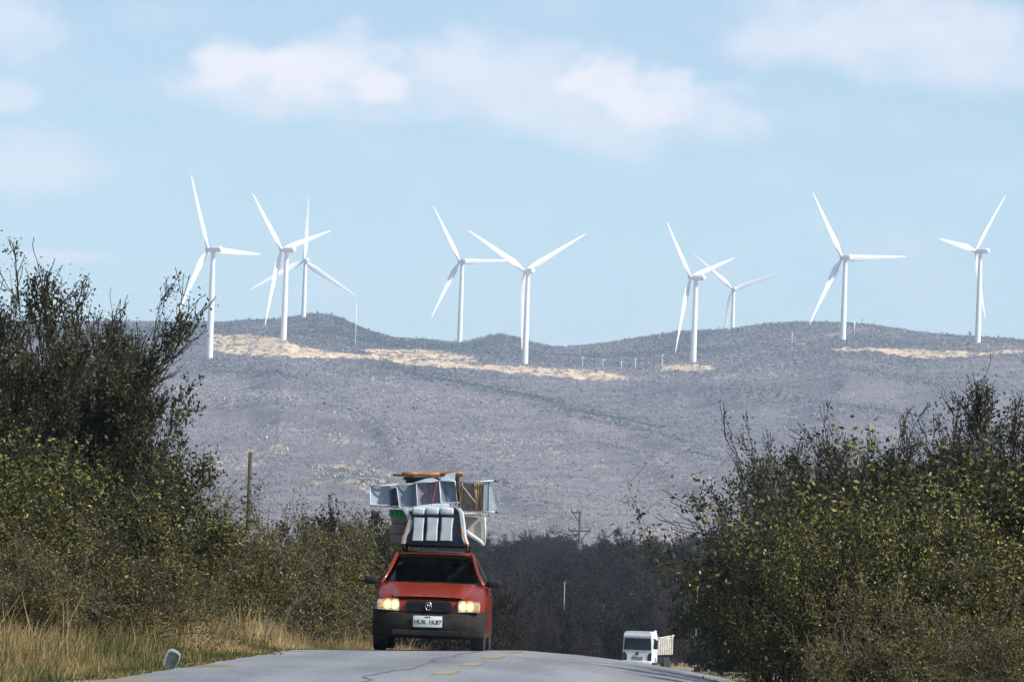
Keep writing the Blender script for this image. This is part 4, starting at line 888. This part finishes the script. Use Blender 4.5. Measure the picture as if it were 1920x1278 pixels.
for a, b_, r, y in (((728, 878), (862, 879), .022, 1.9), ((745, 876), (818, 877), .034, 1.83), ((792, 875), (862, 875), .030, 1.86), ((748, 884), (815, 885), .03, 1.95), ((752, 890), (850, 887), .03, 2.0)):
    mt = 'wood_orange' if a[1] < 880 else 'wood_dark'; p0, p1 = Vector(P3(*a, y)), Vector(P3(*b_, y)); MB().tube([p0, p0.lerp(p1, .3), p0.lerp(p1, .32), p0.lerp(p1, .7), p1], [r * .8, r, r * .8, r, r * .85], 10).build('wooden_pole', mt, c, True)
c = cargo('dark_stool', 'dark wooden stool standing upright between the tall chair and the cane screen', 'stool')
k = MB()
for x_ in (848, 853): k.tube([P3(x_, 934, 2.0), P3(x_ - 1, 876, 2.0)], .014, 6)
k.rbox(P3(851, 905, 2.1), (.05, .3, .40), .01); k.build('stool_frame', 'wood_dark', c)
c = cargo('crumpled_cloth', 'crumpled pinkish white cloth lying under the cane screen', 'cloth')
k = MB(); rings = []
for i in range(10):
    x, z = P2(863 + i * 3.8, 952, 2.0); rings.append([(x, 2.0 + math.cos(a) * .15, z + math.sin(a) * (.028 + .012 * math.sin(i * 2.1 + a * 3))) for a in [2 * math.pi * j / 12 for j in range(12)]])
k.loft(rings); k.build('cloth', 'cloth_pinkish', c, True)
c = cargo('orange_strap', 'orange strap slanting down the left arm of the cushioned bench', 'strap')
MB().tube([P3(758, 969, 1.52), P3(753, 985, 1.53), P3(748, 1004, 1.55), P3(752, 1018, 1.7)], .008, 5).build('webbing', 'strap_orange', c)
c = cargo('orange_strap', 'orange strap slanting down the right arm of the cushioned bench', 'strap')
MB().tube([P3(860, 978, 1.52), P3(865, 995, 1.53), P3(869, 1008, 1.55), P3(873, 1013, 1.6), P3(868, 1018, 1.75)], .010, 5).build('webbing', 'strap_orange', c)
c = cargo('red_cord', 'thin red cord running down across the mauve grey chair', 'cord')
MB().tube([P3(813, 890, 1.62), P3(808, 913, 1.63), P3(803, 936, 1.60)], .0055, 5).build('cord', 'cord_red', c)
# ------------------------------------------------------------------ white tipper truck
mat('truck_white', (.74, .77, .80), .35, col2=(.66, .69, .72), scale=2, coat=.3)
mat('tipper_white', (.62, .60, .55), .7, col2=(.40, .36, .28), scale=1.6, bump=.2, ramp=(.45, .7))
mat('glass_dark', (.010, .022, .028), .12, spec=.4)
TD = 500.0; tx, _, _ = at(1194, 1250, TD); tg = float(land_z(tx, TD)) + .02
tr_ = empty('tipper_truck', (tx, TD, tg), -.235, 'white tipper truck with ribbed dump body coming up the road beyond the crest', 'truck')
cb = MB(); cb.loft([[(x * 1.19 * k, y, z) for x, z in ((-1, .55), (-1, 1.55), (-.985, 2.1), (-.93, 2.82), (-.80, 2.95), (.80, 2.95), (.93, 2.82), (.985, 2.1), (1, 1.55), (1, .55))] for y, k in ((.02, .96), (.10, 1), (1.95, 1))]); cab = cb.build('cab', 'truck_white', tr_, 'angle')
w_ = MB(); w_.prism([(-1.10, 1.50), (-1.04, 2.42), (1.04, 2.42), (1.10, 1.50)], -.02, .05); w_.build('windshield', 'glass_dark', cab, bevel=.02)
MB().box((0, -.01, 2.60), (2.2, .22, .12)).build('sun_visor', 'truck_white', cab)
for s in (-1, 1):
    MB().prism([(s * x, z) for x, z in ((1.14, .62), (.86, .56), (.80, .80), (.84, 1.15), (1.02, 1.34), (1.15, 1.25))], -.015, .06).build('headlight', 'glass_dark', cab, bevel=.02)
    m = MB(); m.rbox((s * 1.42, .22, 1.95), (.26, .16, .72), .05); m.tube([(s * 1.15, .3, 2.4), (s * 1.42, .22, 2.3)], .03, 6); m.build('side_mirror', 'plastic_black', cab, 'angle')
    sg = MB(); slab(sg, [(s * 1.20, .35, 1.62), (s * 1.20, 1.35, 1.62), (s * 1.15, 1.35, 2.40), (s * 1.15, .55, 2.40)], .02); sg.build('side_window', 'glass_dark', cab)
    MB().rbox((s * 1.2, 1.15, 1.4), (.05, .2, .04), .01).build('door_handle', 'plastic_black', cab)
g2 = MB()
for z, w in ((.92, .9), (.80, .9), (.68, .8)): g2.box((0, .0, z), (w, .05, .035))
g2.build('grille', 'plastic_black', cab)
MB().disc((0, -.02, 1.22), .13, .06, 'y').build('emblem', 'steel_dark', cab)
MB().rbox((0, -.06, .52), (2.3, .25, .30), .05).build('bumper', 'truck_white', tr_, 'angle')
MB().box((0, -.20, .52), (.42, .02, .15)).build('licence_plate', 'plate_white', tr_)
ch_ = MB(); ch_.box((0, 3.9, .85), (.9, 6.6, .25)); ch_.box((.95, 3.0, .75), (.5, .9, .5)); ch_.build('chassis', 'plastic_black', tr_)
db = MB()
side = [(2.25, 1.15), (7.2, 1.15), (7.8, 2.72), (7.1, 2.55), (3.0, 2.42), (2.25, 2.42)]
for s in (-1, 1):
    db.loft([[(s * xx_, y, z) for y, z in side] for xx_ in (1.22, 1.16)])
db.box((0, 4.7, 1.2), (2.36, 4.9, .12)); db.box((0, 2.29, 1.8), (2.32, .08, 1.24)); db.box((0, 7.5, 1.9), (2.32, .08, 1.2), rot=(-.34, 0, 0)); db.box((0, 1.98, 2.62), (2.2, .7, .07)); 
dmp = db.build('dump_body', 'tipper_white', tr_)
for s in (-1, 1):
    for k in range(6): MB().box((s * 1.29, 2.6 + k * .84, 1.78), (.15, .20, 1.24)).build('rib', 'tipper_white', dmp)
    MB().tube([(s * 1.24, 2.3, 2.45), (s * 1.24, 7.7, 2.64)], .06, 6).build('top_rail', 'tipper_white', dmp)
for y in (1.25, 5.1, 6.25):
    for s in (-1, 1): wheel(s * 1.03, y, tr_, r=.50, w=.32)
ai = MB(); ai.tube([(.95, 2.10, 1.2), (.95, 2.10, 2.7), (.95, 1.95, 3.0)], [.09, .09, .12], 8); ai.build('air_intake', 'truck_white', tr_, True)
